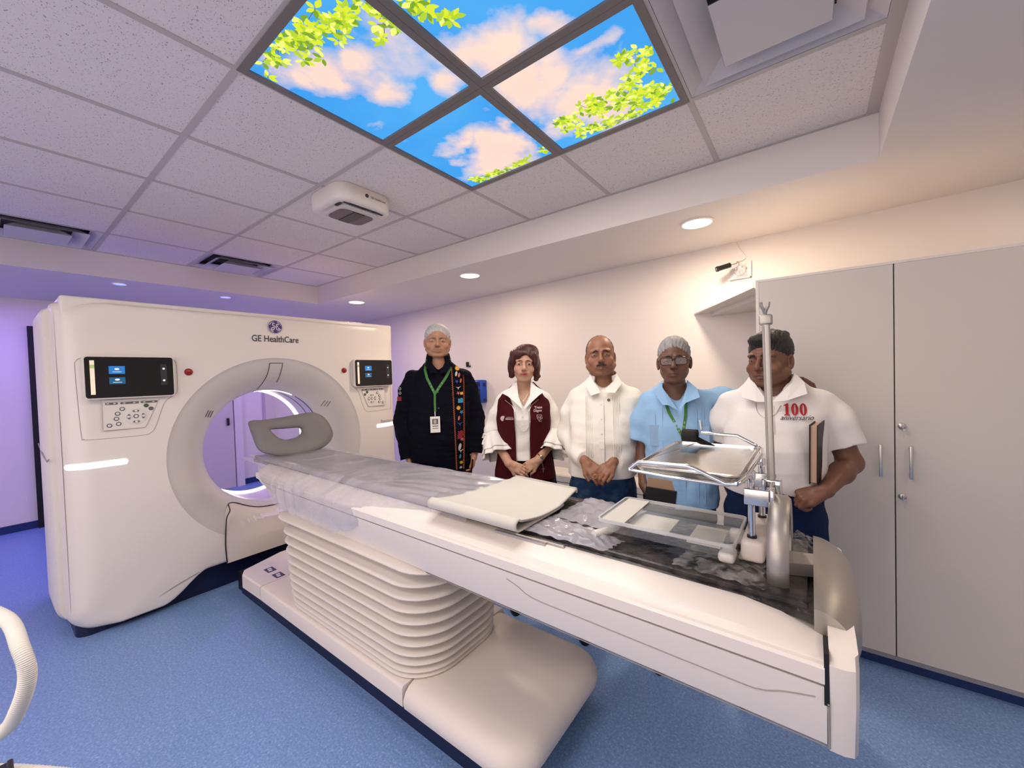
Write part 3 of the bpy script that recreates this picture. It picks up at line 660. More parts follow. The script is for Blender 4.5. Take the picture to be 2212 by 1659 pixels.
UP = [(.300, .802), (.3045, .806), (.3045, .834), (.300, .840), (.290, .841), (.288, .845), (.278, .856), (.222, .878), (.205, .880)]
for x in list(np.linspace(-2.80, .015, 40)):
    e = max(0, min(1, (x+.085)/.10)); t = taper(x); rings.append(sec(x, [(a*(.92+.08*t), b - (0 if b < .842 else (b-.842)*e)) for a, b in UP]))
MB().loft(rings).build('top_cover', 'plastic_white', tab, smooth=True, auto=25)
MB().tube([(x, tc(x)-float(np.interp(b, [.668, .745, .798], [.272, .296, .300]))-.0004, b) for x, a, b in crv(((-.76, .2985, .776), (-.72, .2975, .765), (-.66, .294, .745), (-.5, .2935, .742), (-.15, .2930, .738), (-.09, .2935, .742), (-.05, .2965, .758), (.0, .2995, .772)), 6)], .0016, 6).build('side_crease', 'seam_grey', tab, smooth=True)
MB().tube([(x, tc(x)-.258, .653) for x in (-2.2, -1.4, -.7, .018)], .0018, 6).build('bottom_seam', 'seam_grey', tab)
# end block of the table
ec = MB(); 
E0 = [(.236, .640), (.262, .650), (.300, .775), (.303, .845), (.285, .862), (.24, .866)]
ec.loft([sec(.022, E0), sec(.045, E0), sec(.060, [(a-.006, b) for a, b in E0]), sec(.066, [(a-.02, b) for a, b in E0])])
ec.build('end_block', 'plastic_white', tab, smooth=True, auto=40)
MB().box(.014, .022, .932, .950, .765, .865).box(.014, .022, .945, 1.02, .835, .852).build('end_gap', 'black_gap', tab)
MB().tube([(.020, tc(0)-.302, .77), (.0215, tc(0)-.264, .655)], .0025, 6).build('end_seam', 'seam_grey', tab)
# sliding cradle: grey mattress half under film, black half near
def slab(name, x0, x1, h, z0, z1, m, sag=.0, n=40, ed=.012):
    rings = []
    for x in np.linspace(x0, x1, n):
        rings.append([(x, tc(x)+h*s, z) for s, z in [(-1, z0), (-1, z1-.004)]] + [(x, tc(x)+h*s, z1-sag*(1-(s)**2)) for s in np.linspace(-.97, .97, 11)] + [(x, tc(x)+h, z1-.004), (x, tc(x)+h, z0)])
    return MB().loft(rings).build(name, m, tab, smooth=True, auto=40)
slab('cradle', -3.06, .0, .200, .866, .884, 'bed_black')
slab('mattress', -3.05, -1.02, .196, .884, .908, 'mattress_grey', .010)
slab('bed_pad', -.80, -.012, .190, .884, .898, 'bed_black', .004)
MB().box(-.86, -.66, tc(0)-.215, tc(0)-.200, .876, .884).build('side_rail', 'metal_brushed', tab)
MB().rbox(-.90, -.78, 1.045, 1.065, .884, .896, .003).rbox(-.78, -.60, 1.030, 1.042, .880, .888, .002).build('rail_latch', 'metal_brushed', tab)
# silver end cap of the cradle and the upright hoop
cap = []
for y in np.linspace(1.035, 1.485, 19):
    dz = -.030*(abs(y-1.26)/.225)**3; k = 1-.25*(abs(y-1.26)/.225)**4
    cap.append([(0, y, .80), (0, y, .924+dz)]+[(.086*k*math.sin(a), y, .846+dz*.6+(.078+dz*.4)*math.cos(a)) for a in np.linspace(.12, math.pi/2, 12)]+[(.086*k, y, .80)])
MB().loft(cap).build('end_cap', 'metal_satin', tab, smooth=True, auto=50)
hp = []
for k in range(64):
    q = 2*math.pi*k/64; cy_, cz_ = 1.205, .950; R1, R0 = .128, .088
    hp.append([(-.085, cy_+R0*math.cos(q), cz_+R0*math.sin(q)), (-.088, cy_+(R1-.008)*math.cos(q), cz_+(R1-.008)*math.sin(q)), (-.080, cy_+R1*math.cos(q), cz_+R1*math.sin(q)), (-.052, cy_+R1*math.cos(q), cz_+R1*math.sin(q)), (-.044, cy_+(R1-.008)*math.cos(q), cz_+(R1-.008)*math.sin(q)), (-.047, cy_+R0*math.cos(q), cz_+R0*math.sin(q))])
hp.append(hp[0])
MB().loft(hp, cap=False).build('handle_hoop', 'metal_satin', tab, smooth=True, auto=50)
MB().prism([(-.05, 1.17), (.0, 1.19), (.0, 1.26), (-.05, 1.25)], 'z', .895, .925).build('hoop_arm', 'metal_satin', tab)

# ------------------------------------------------------------------ things on the table
# head / knee support: tilted foam plate with a half-moon opening
def foam():
    out = crv([(1.047, 1.120), (1.050, 1.05), (1.063, .955), (1.122, .915), (1.188, .897), (1.322, .887), (1.477, .915), (1.555, .968), (1.572, 1.03), (1.545, 1.115), (1.49, 1.152), (1.417, 1.156), (1.259, 1.142), (1.126, 1.138), (1.072, 1.142), (1.047, 1.128)], 6)[:-1]
    inn = crv([(1.160, 1.070), (1.181, 1.036), (1.205, 1.008), (1.252, .992), (1.313, .998), (1.351, 1.015), (1.366, 1.040), (1.350, 1.060), (1.30, 1.064), (1.243, 1.066), (1.19, 1.070), (1.160, 1.070)], 6)[:-1]
    n = 96
    def resamp(P):
        P = P+[P[0]]; d = [0]
        for a, b in zip(P, P[1:]): d.append(d[-1]+math.dist(a, b))
        c = (sum(p[0] for p in P[:-1])/(len(P)-1), sum(p[1] for p in P[:-1])/(len(P)-1)); o = []
        for k in range(n):
            q = math.radians(150)+2*math.pi*k/n; best = None
            dx, dy = math.cos(q), math.sin(q)
            for a, b in zip(P, P[1:]):
                ax, ay, bx, by = a[0]-CX, a[1]-CZ2, b[0]-CX, b[1]-CZ2
                den = dx*(by-ay)-dy*(bx-ax)
                if abs(den) < 1e-12: continue
                t = (ax*(by-ay)-ay*(bx-ax))/den; u = (ax*dy-ay*dx)/den
                if t > 0 and -1e-9 <= u <= 1+1e-9 and (best is None or t > best): best = t
            o.append((CX+dx*best, CZ2+dy*best))
        return o
    CX, CZ2 = 1.27, 1.035
    o, i = resamp(out), resamp(inn)
    def X(z, f): return -2.80-(z-.885)*.62+f
    rings = []
    for t, f in ((0, -.045), (0, -.012), (.10, 0.0), (.30, .004), (.55, .002), (.8, -.004), (.95, -.014), (1.0, -.03), (1.0, -.05), (.5, -.052), (0, -.045)):
        rings.append([(X(a[1]+(b[1]-a[1])*t, f), a[0]+(b[0]-a[0])*t, a[1]+(b[1]-a[1])*t+.012) for a, b in zip(o, i)])
    return MB().loft(rings, cap=False)
fo = foam().build('positioning_cushion', 'foam_grey', smooth=True, auto=70)
tag(fo, 'grey foam support with a half-moon hole standing at the tunnel end of the table', 'cushion')
# plastic film over the tunnel half of the table
def film():
    n = 90; rows = []; r_ = np.random.RandomState(4)
    P = [(-.330, .70), (-.334, .74), (-.330, .79), (-.320, .83), (-.305, .856), (-.27, .875), (-.235, .890), (-.215, .908), (-.19, .914), (-.14, .909), (-.07, .906), (0, .905), (.07, .906), (.14, .909), (.19, .913), (.215, .90), (.235, .87), (.245, .84)]
    m = 110; xs = np.linspace(-3.09, -1.0, m)
    d = [0]
    for a, b in zip(P, P[1:]): d.append(d[-1]+math.dist(a, b))
    for ix, x in enumerate(xs):
        row = []
        tp = max(0, min(1, (x+2.84)/.5)); end = max(0, min(1, (x+1.75)/.5))
        for j in range(n):
            s = d[-1]*j/(n-1); k = max(i for i in range(len(d)) if d[i] <= s+1e-9); k = min(k, len(P)-2); t = (s-d[k])/(d[k+1]-d[k])
            a = P[k][0]+(P[k+1][0]-P[k][0])*t; z = P[k][1]+(P[k+1][1]-P[k][1])*t
            if a < -.215 and x < -2.3:                      # hugs the tapering nose
                f = tp**.6; z = .90-(.90-z)*(.12+.88*f); a = -.205+(a+.205)*(.35+.65*f)
            if a < -.2 and end > 0:                         # gathers upwards near the folded pad
                z = z+(.872-z)*end if z < .872 else z; a = a*(1-end)+max(a, -.225)*end
            w_ = .0065*math.sin(x*58+a*26+z*30)*max(0, math.sin(x*5.3+1.1))**2*(1 if a < -.2 else .12) + .0012*math.sin(x*9+a*14) + .0060*math.sin(x*24-a*40+3*math.sin(x*7))*math.exp(-((x+1.35)/.28)**2)
            ny = -1 if a < -.28 else 0
            row.append((x, tc(x)+a+(w_*1.4 if ny else 0)-(.003 if ny else 0), z+.0045+abs(w_)))
        rows.append(row)
    return MB().loft(rows, closed=False, cap=False)
fi = film().build('plastic_sheet', 'film_frosted', smooth=True)
tag(fi, 'wrinkled milky plastic sheet draped over the tunnel half of the table', 'plastic sheet')
# cream pad folded back on itself
def pad():
    rows = []; xs = np.linspace(-1.16, -.74, 30)
    for x in xs:
        u = (x+1.16)/.42; c = 1.0; near = .985; far = 1.470-.03*u
        sh = .0
        prof = []
        for y in np.linspace(far-.14, near+.03, 12): prof.append((y, .912))
        for a in np.linspace(90, 270, 10): prof.append((near+.022+.022*math.cos(math.radians(a)), .912-.0+ (.006) + .024*(-math.sin(math.radians(a)))+.018 if False else .930-.018*math.sin(math.radians(a))))
        for y in np.linspace(near+.03, far, 26):
            v = (y-near)/(far-near); prof.append((y, .948-.030*math.sin(min(1, v/.45)*math.pi/2)+.012*max(0, (v-.6)/.4) + .0025*math.sin(v*46+u*4)*math.exp(-((u)/.16)**2)*(1 if v > .35 else 0)))
        for a in np.linspace(90, -60, 6): prof.append((far+.010*math.cos(math.radians(a)), .926+.010*math.sin(math.radians(a))))
        skew = -.05*(1-u)*0
        rows.append([(x+.055*max(0, (p[0]-1.2)/.27)*(1-u)+(-.03*max(0, (p[0]-1.25)/.2)*u), p[0]-.01*(u-.5), p[1]) for p in prof])
    mb = MB().loft(rows, closed=False, cap=False); mb.edge = [(p[0]+.001, p[1], p[2]+.002) for p in rows[-1][22:-4]]
    return mb
pad_ = pad(); pd = pad_.build('folded_pad', ['pad_cream'], smooth=True)
sm = pd.modifiers.new('thickness', 'SOLIDIFY'); sm.thickness = .006; sm.offset = 0
tag(pd, 'cream padded table mat folded over in the middle of the table', 'mat')
MB().tube(pad_.edge, .0022, 6).build('piping', 'pad_edge', pd)
# loose film bits on the bed
def bag(name, pts, hgt, m, lab, seed):
    r = np.random.RandomState(seed); n = 26; rows = []
    (x0, y0), (x1, y1), (x2, y2), (x3, y3) = pts
    ph = r.rand(4)*6
    for i in range(n+1):
        row = []
        for j in range(n+1):
            u, v = i/n, j/n; x = (x0*(1-u)+x1*u)*(1-v)+(x3*(1-u)+x2*u)*v; y = (y0*(1-u)+y1*u)*(1-v)+(y3*(1-u)+y2*u)*v
            e = min(u, v, 1-u, 1-v); e = min(1, e*6)
            z = .901+e*hgt*(.35+.3*math.sin(u*13+v*6+ph[0])*math.sin(v*17+ph[1])+.35*math.sin(u*5+ph[2])**2) + .002*math.sin(40*u+ph[3]+20*v)
            row.append((x+.004*math.sin(v*30+ph[1]), y+.004*math.sin(u*30+ph[2]), max(.9005, z)))
        rows.append(row)
    o = MB().loft(rows, closed=False, cap=False).build(name, m, smooth=True); tag(o, lab, 'plastic wrap'); return o
bag('plastic_bag', [(-.78, 1.04), (-.47, 1.035), (-.45, 1.13), (-.74, 1.20)], .020, 'film_frosted', 'clear crumpled plastic bag sticking out from under the cream mat', 3)
bag('plastic_wrap', [(-.30, 1.06), (-.09, 1.05), (-.10, 1.24), (-.27, 1.24)], .014, 'film_clear', 'shiny clear plastic wrap round the foot of the instrument stand', 8)
bag('plastic_wrap', [(-.09, 1.28), (-.003, 1.27), (-.003, 1.45), (-.08, 1.45)], .030, 'film_clear', 'crinkled clear plastic wrap behind the silver hoop by the cradle cap', 5)
bag('plastic_sheet', [(-.74, 1.20), (-.50, 1.17), (-.48, 1.42), (-.72, 1.46)], .018, 'film_frosted', 'milky plastic film on the bed between the cream mat and the clear tray', 12)

# instrument stand over the bed
st = empty('instrument_stand', (-.14, 1.3, .90), 0, 'chrome instrument tray on two posts with a cream foot block, over the black bed', 'instrument stand')
MB().rbox(-.152, -.098, 1.165, 1.420, .905, .962, .012).build('foot_block', 'plastic_cream', st, smooth=True)
MB().rbox(-.160, -.118, 1.190, 1.30, .898, .906, .003).build('foot_pad', 'plastic_cream', st)
for (x, y) in ((-.128, 1.195), (-.120, 1.375)):
    MB().cyl((x, y, .955), (x, y, 1.115), .0085).build('post', 'chrome', st, smooth=True)
    MB().cyl((x, y, .958), (x, y, .968), .0115).build('post_collar', 'black_plastic', st, smooth=True)
    MB().lathe([(.011, -.003), (.015, .0), (.011, .003)], (x, y, 1.118), 'x', 20, cap=True).lathe([(.010, -.01), (.011, 0), (.010, .01)], (x, y, 1.128), 'z', 20, cap=True).build('post_knuckle', 'chrome', st, smooth=True)
MB().rbox(-.143, -.084, 1.176, 1.186, 1.052, 1.094, .002).rbox(-.143, -.084, 1.366, 1.376, 1.052, 1.094, .002).rbox(-.090, -.084, 1.176, 1.376, 1.052, 1.094, .002).build('clamp_bracket', 'steel_tray', st, smooth=True)
MB().rbox(-.086, -.076, 1.170, 1.21, 1.048, 1.098, .003).build('clamp_end', 'chrome', st, smooth=True)
# tray: shallow pan with rolled rim
TZ = 1.150
def trect(ins, z, r): return [(a, b, z) for a, b in rrect(-.395+ins, -.132-ins, 1.062+ins, 1.495-ins, max(r-ins, .006), 6)]
MB().loft([trect(.0, TZ-.004, .03), trect(.0, TZ, .03), trect(.006, TZ+.001, .03), trect(.010, TZ-.004, .03), trect(.022, TZ-.024, .03), trect(.10, TZ-.025, .03)], cap=False).loft([trect(.10, TZ-.025, .03)[::1], trect(.125, TZ-.025, .03)], cap=True).loft([trect(.0, TZ-.004, .03), trect(.020, TZ-.026, .03), trect(.12, TZ-.027, .03)], cap=True).build('tray', 'steel_tray', st, smooth=True, auto=50)
MB().tube([(x, 1.062-.016, TZ-.006+dz) for x, dz in ((-.395, 0), (-.372, .020), (-.25, .022), (-.232, .018), (-.165, -.010), (-.140, -.008))], .0052, 12).tube([(-.140, 1.046, TZ-.014), (-.128, 1.08, TZ-.008), (-.125, 1.19, TZ-.004), (-.120, 1.38, TZ-.004), (-.128, 1.48, TZ-.004), (-.150, 1.508, TZ+.004), (-.20, 1.511, TZ+.030), (-.31, 1.511, TZ+.032)], .0052, 12).tube([(-.395, 1.046, TZ-.006), (-.402, 1.075, TZ-.008), (-.33, 1.49, TZ-.006)], .004, 10).build('tray_rail', 'chrome', st, smooth=True)
MB().tube([(-.40, 1.052, TZ-.012), (-.30, 1.05, TZ-.018), (-.16, 1.05, TZ-.020), (-.13, 1.08, TZ-.014)], .004, 10).build('tray_underrail', 'chrome', st, smooth=True)
# strap roll on the tray edge
sr = []
for x in np.linspace(-.345, -.300, 6):
    sr.append([(x, 1.40+.026*math.cos(a)*(1-.04*a), 1.186+.024*math.sin(a)*(1-.04*a)) for a in np.linspace(0, 2*math.pi*1.6, 40)])
so = MB().loft(sr, closed=False, cap=False).loft([[(-.345, 1.425, 1.180), (-.300, 1.425, 1.180)], [(-.318, 1.44, 1.165), (-.272, 1.43, 1.165)], [(-.300, 1.45, 1.154), (-.255, 1.44, 1.154)]], closed=False, cap=False).build('strap_roll', 'black_fabric', smooth=True)
sm = so.modifiers.new('thickness', 'SOLIDIFY'); sm.thickness = .003
tag(so, 'rolled black fabric strap standing on the back edge of the chrome tray', 'strap')
# clear acrylic tray below
at_ = empty('acrylic_tray', (-.33, 1.23, .90), 0, 'clear plastic tray with a thick rim, raised just above the black bed', 'tray')
def ar(ins, z, r): return [(a, b, z) for a, b in rrect(-.530+ins, -.156-ins, 1.110+ins, 1.360-ins, r, 5)]
MB().loft([ar(.006, .953, .012), ar(.006, .956, .012)], cap=True).build('tray_plate', 'clear_acrylic', at_)
MB().loft([ar(0, .953, .018), ar(0, .962, .018), ar(.006, .962, .015), ar(.006, .953, .015), ar(0, .953, .018)], cap=False).build('tray_rim', 'acrylic_edge', at_, smooth=True, auto=40)
MB().loft([ar(.002, .928, .017), ar(.001, .953, .017)], cap=False).build('tray_skirt', 'clear_acrylic', at_, smooth=True, auto=40)
MB().prism([(-.515, 1.12), (-.445, 1.12), (-.445, 1.35), (-.515, 1.35)], 'z', .957, .960).build('end_insert', 'pad_cream', at_)
MB().tube([(-.535, 1.105, .912), (-.520, 1.13, .912), (-.505, 1.16, .912)], .012, 12).rbox(-.20, -.16, 1.13, 1.19, .903, .93, .01).rbox(-.20, -.16, 1.28, 1.34, .899, .93, .01).rbox(-.52, -.49, 1.30, 1.34, .899, .93, .01).build('tray_foot', 'button_white', at_, smooth=True)
pg = MB().rbox(-.455, -.335, 1.160, 1.300, .9305, .9345, .002).build('paper_card', 'pad_cream'); tag(pg, 'blank cream card lying in the clear tray, left one', 'paper')
pg = MB().rbox(-.280, -.195, 1.150, 1.290, .9305, .9340, .0015).build('paper_card', 'pad_cream'); tag(pg, 'blank cream card lying in the clear tray, right one by the posts', 'paper')
# drip pole
iv = empty('iv_pole', (-.093, 1.30, .96), 0, 'tall satin metal drip pole with a forked hook on top, before the white polo', 'pole')
pl_ = []
for (x, z) in ((-.089, .99), (-.098, 1.530)):
    pl_.append([(x+a, 1.30+b, z) for a, b in rrect(-.0092, .0092, -.0092, .0092, .003, 3)])
MB().loft(pl_).build('pole', 'metal_satin', iv, smooth=True, auto=40)
MB().ribbon([(-.0945, 1.2902, 1.03), (-.1025, 1.2902, 1.52)], (0, -1, 0), .003, .0006).build('pole_groove', 'seam_grey', iv)
MB().rbox(-.1135, -.0825, 1.285, 1.315, 1.523, 1.550, .004).build('pole_cap', 'metal_satin', iv, smooth=True)
MB().tube([(-.099, 1.296, 1.550), (-.101, 1.292, 1.560), (-.107, 1.288, 1.573), (-.108, 1.288, 1.584)], .0042, 8).tube([(-.099, 1.296, 1.550), (-.097, 1.292, 1.560), (-.091, 1.288, 1.573), (-.090, 1.288, 1.583)], .0042, 8).build('hook', 'metal_satin', iv, smooth=True)
MB().rbox(-.112, -.066, 1.282, 1.305, 1.052, 1.098, .004).build('pole_clamp', 'chrome', iv, smooth=True)
mat('sensor_violet', (0.10, 0.07, 0.09), 0.4)
# ------------------------------------------------------------------ tall cabinet
cab = empty('tall_cabinet', (.30, 2.80, 0), 0, 'tall grey laminate cupboard with two doors, metal handles and keys in the locks', 'cupboard')
FY = 2.46
MB().box(-.229, .88, FY+.020, wy(.9)-.01, .06, 1.858).build('body', 'cabinet_edge', cab)
MB().box(-.229, .88, FY+.002, FY+.020, 1.850, 1.862).box(-.229, -.215, FY+.0, FY+.020, .06, 1.862).build('edge_trim', 'cabinet_edge', cab)
for x0, x1, hx in ((-.2145, .2975, .249), (.3015, .876, .348)):
    d = MB().rbox(x0, x1, FY, FY+.018, .066, 1.849, .0015, 1).build('door', 'cabinet_laminate', cab)
    MB().rbox(hx-.006, hx+.006, FY-.030, FY-.022, .893, 1.040, .002).box(hx-.004, hx+.004, FY-.024, FY, .905, .912).box(hx-.004, hx+.004, FY-.024, FY, 1.022, 1.029).build('handle', 'metal_brushed', d, smooth=True)
    if hx > .3:
        for z in (1.124, .808):
            lk = MB().lathe([(.014, 0), (.014, -.010), (.010, -.013), (.002, -.013)], (.322, FY, z), 'y', 24, cap=True).build('lock', 'metal_brushed', d, smooth=True)
            lk2 = MB().rbox(.3195, .3245, FY-.030, FY-.013, z-.010, z+.008, .002).rbox(.321, .332, FY-.027, FY-.024, z-.022, z-.008, .001).box(.3245, .3275, FY-.0265, FY-.0245, z-.048, z-.018).build('key', 'metal_brushed', lk)
MB().box(-.215, .876, FY+.004, FY+.010, .045, .064).build('metal_strip', 'alu_strip', cab)
MB().box(-.225, .876, FY+.020, FY+.30, 0, .06).build('kick_board', 'base_blue', cab)
MB().box(.2977, .3013, FY+.010, FY+.0195, .066, 1.85).build('door_gap', 'black_gap', cab)
# three-cornered shelf between wall and cupboard
cp = MB().prism([(-.72, wy(-.72)-.003), (-.236, 2.468), (-.236, wy(-.24)-.003)], 'z', 1.828, 1.838)
cp.prism([(-.60, wy(-.60)-.003), (-.236, 2.70), (-.236, wy(-.24)-.003)], 'z', 1.800, 1.828)
o = cp.build('corner_soffit', 'cabinet_edge'); tag(o, 'small three-cornered white soffit bridging the wall and the left end of the cupboard', 'soffit')
# low grey unit behind the people
lc = empty('low_cabinet', (-1.5, 3.2, 0), 0, 'low grey cabinet against the wall, glimpsed between the woman and the man with the moustache', 'cabinet')
MB().box(-2.16, -.80, 3.06, 3.32, 0, .50).build('body', 'cabinet_laminate', lc)
MB().box(-2.155, -1.485, 3.045, 3.06, .445, .495).box(-2.155, -1.485, 3.045, 3.06, .03, .435).box(-1.475, -.805, 3.045, 3.06, .445, .495).box(-1.475, -.805, 3.045, 3.06, .03, .435).build('front_panel', 'cabinet_laminate', lc)

# ------------------------------------------------------------------ small camera over its wall box
WYC = wy(-.43)
bx = empty('wall_box', (-.40, WYC, 2.08), 0, 'open white junction box with bare wires high on the wall', 'junction box')
MB().box(-.465, -.335, WYC-.006, WYC+.002, 2.050, 2.150).build('back_plate', 'vent_white', bx)
MB().box(-.470, -.330, WYC-.022, WYC, 2.044, 2.052).box(-.337, -.329, WYC-.022, WYC, 2.044, 2.160).build('box_rim', 'metal_satin', bx)
MB().cyl((-.40, WYC-.012, 2.105), (-.40, WYC-.004, 2.105), .034, .040).build('round_plate', 'vent_white', bx, smooth=True)
wr = MB()
for a in range(4): wr.tube([(-.41+.015*a, WYC-.02, 2.12-.01*a), (-.43+.02*a, WYC-.03, 2.10), (-.415+.018*a, WYC-.025, 2.07), (-.43+.022*a, WYC-.015, 2.052)], .0015, 6)
wr.ball((-.425, WYC-.025, 2.118), .008, 8).ball((-.365, WYC-.022, 2.118), .007, 8).build('wires', 'vent_white', bx)
for x, z in ((-.405, 2.09), (-.385, 2.125), (-.455, 2.047)): MB().ball((x, WYC-.018, z), .0045, 8).build('screw', 'metal_brushed', bx)
cc = empty('security_camera', (-.48, WYC-.10, 2.14), 0, 'small black tube camera pointing left, fixed beside the open wall box', 'camera')
MB().cyl((-.452, WYC-.09, 2.136), (-.520, WYC-.14, 2.112), .0175, n=24).build('body', 'black_plastic', cc, smooth=True)
MB().cyl((-.520, WYC-.14, 2.112), (-.530, WYC-.147, 2.109), .020, .0175, n=24).build('hood', 'black_plastic', cc, smooth=True)
MB().cyl((-.5295, WYC-.1468, 2.1092), (-.531, WYC-.148, 2.1088), .010, n=20).build('lens', 'metal_brushed', cc, smooth=True)
MB().tube([(-.452, WYC-.09, 2.136), (-.435, WYC-.07, 2.142), (-.415, WYC-.05, 2.15), (-.415, WYC-.03, 2.165), (-.41, WYC-.004, 2.165)], .0035, 8).build('bracket', 'metal_satin', cc)
MB().tube([(-.41, WYC-.02, 2.168), (-.385, WYC-.012, 2.170), (-.365, WYC-.008, 2.182), (-.36, WYC-.004, 2.20), (-.40, WYC-.004, 2.26), (-.42, WYC-.006, 2.31)], .0022, 6).build('cable', 'vent_white', cc)

# ------------------------------------------------------------------ ceiling mounted patient camera
pc = empty('ceiling_camera', (-2.2, 1.45, ZC), 0, 'white rounded square camera pod on the ceiling tiles with a black window underneath', 'ceiling camera')
cx_, cy_ = -2.24, 1.395; h = .182
def pr(ins, z, r=.085): return [(a, b, z) for a, b in rrect(cx_-h+ins, cx_+h-ins, cy_-h+ins, cy_+h-ins, max(r-ins*.5, .02), 10)]
MB().loft([pr(.004, ZC-.004), pr(0, ZC-.012), pr(0, ZC-.085), pr(.006, ZC-.098), pr(.016, ZC-.104), pr(.035, ZC-.104), pr(.05, ZC-.098)], cap=False).loft([pr(.05, ZC-.098), pr(.052, ZC-.094)], cap=True).build('housing', 'plastic_white', pc, smooth=True, auto=50)
MB().loft([pr(.060, ZC-.098, .08), pr(.062, ZC-.112, .08), pr(.075, ZC-.118, .07)]).build('lower_pod', 'plastic_greige', pc, smooth=True, auto=50)
vn = MB()
for k in range(26): vn.box(cx_+h-.056, cx_+h-.040, cy_-.13+k*.0100, cy_-.13+k*.0100+.0045, ZC-.1085, ZC-.100)
for k in range(6): vn.box(cx_+.06+k*.010, cx_+.06+k*.010+.0045, cy_-h+.040, cy_-h+.056, ZC-.1085, ZC-.100)
vn.build('vent_slots', 'text_grey', pc)
MB().prism(rrect(cx_-.095, cx_+.085, cy_-.110, cy_+.110, .04), 'z', ZC-.120, ZC-.1175).build('sensor_plate', 'sensor_violet', pc)
MB().prism(rrect(cx_-.095, cx_+.085, cy_-.032, cy_+.038, .003), 'z', ZC-.1225, ZC-.119).build('sensor_window', 'black_plastic', pc)
MB().cyl((cx_+h, cy_-.01, ZC-.045), (cx_+h+.002, cy_-.01, ZC-.045), .011, n=24).build('maker_mark', 'text_grey', pc)
text('maker_name', 'GE HealthCare', .018, Matrix(((0, 0, 1, cx_+h+.001), (1, 0, 0, cy_+.065), (0, 1, 0, ZC-.046), (0, 0, 0, 1))), 'text_lightgrey', pc, sx=.9)

# ------------------------------------------------------------------ wall things behind the man in the dark jacket
wd = wy(-3.05)
ds = empty('wall_dispenser', (-3.06, wd, 1.2), 0, 'blue plastic dispenser on the wall, half hidden by the dark jacket', 'dispenser')
MB().rbox(-3.18, -3.015, wd-.10, wd+.005, 1.09, 1.355, .02).build('body', 'dispenser_blue', ds, smooth=True)
MB().rbox(-3.15, -3.04, wd-.108, wd-.10, 1.285, 1.335, .018).rbox(-3.145, -3.035, wd-.106, wd-.10, 1.12, 1.25, .012).rbox(-3.018, -3.008, wd-.07, wd-.03, 1.28, 1.32, .003).rbox(-3.018, -3.008, wd-.07, wd-.03, 1.11, 1.14, .003).build('window', 'dispenser_navy', ds, smooth=True)
wh = wy(-3.3); hk = MB().rbox(-3.335, -3.31, wh-.03, wh+.002, 1.53, 1.575, .004).rbox(-3.34, -3.28, wh-.02, wh+.001, 1.515, 1.53, .003).build('wall_hook', 'black_plastic'); tag(hk, 'tiny black fitting on the wall just above the jacket shoulder', 'hook')

# ------------------------------------------------------------------ hose at the bottom left corner
def hose(pts, r, lab):
    P = crv(pts, 26); rr = [r*(1+.07*math.sin(i*2*math.pi/2.6)) for i in range(len(P))]
    P2 = crv(P, 3); rr = [r*(1+.06*math.sin(i*1.35)) for i in range(len(P2))]
    o = MB().tube(P2, rr, 14).build('corrugated_hose', 'hose_white', smooth=True, auto=180); tag(o, lab, 'hose', 'white corrugated hoses by the camera'); return o
hose([(-1.85, -.20, .84), (-1.73, -.06, .86), (-1.611, .011, .84), (-1.491, .030, .80), (-1.466, .037, .74), (-1.495, .022, .66), (-1.576, -.003, .58), (-1.70, -.08, .50), (-1.80, -.22, .44)], .0150, 'thick white ribbed hose curving down at the left edge of the picture')
hose([(-1.75, -.25, .48), (-1.66, -.10, .50), (-1.57, -.015, .493), (-1.44, .072, .488), (-1.38, .13, .46), (-1.36, .18, .40)], .0150, 'thick white ribbed hose crossing the bottom left corner of the picture')
cb = MB().rbox(-1.545, -1.49, -.020, .004, .500, .520, .004).rbox(-1.52, -1.47, .0, .010, .512, .538, .004).build('cable_clip', 'black_plastic'); tag(cb, 'dark plastic clip on the hose in the bottom left corner', 'clip')
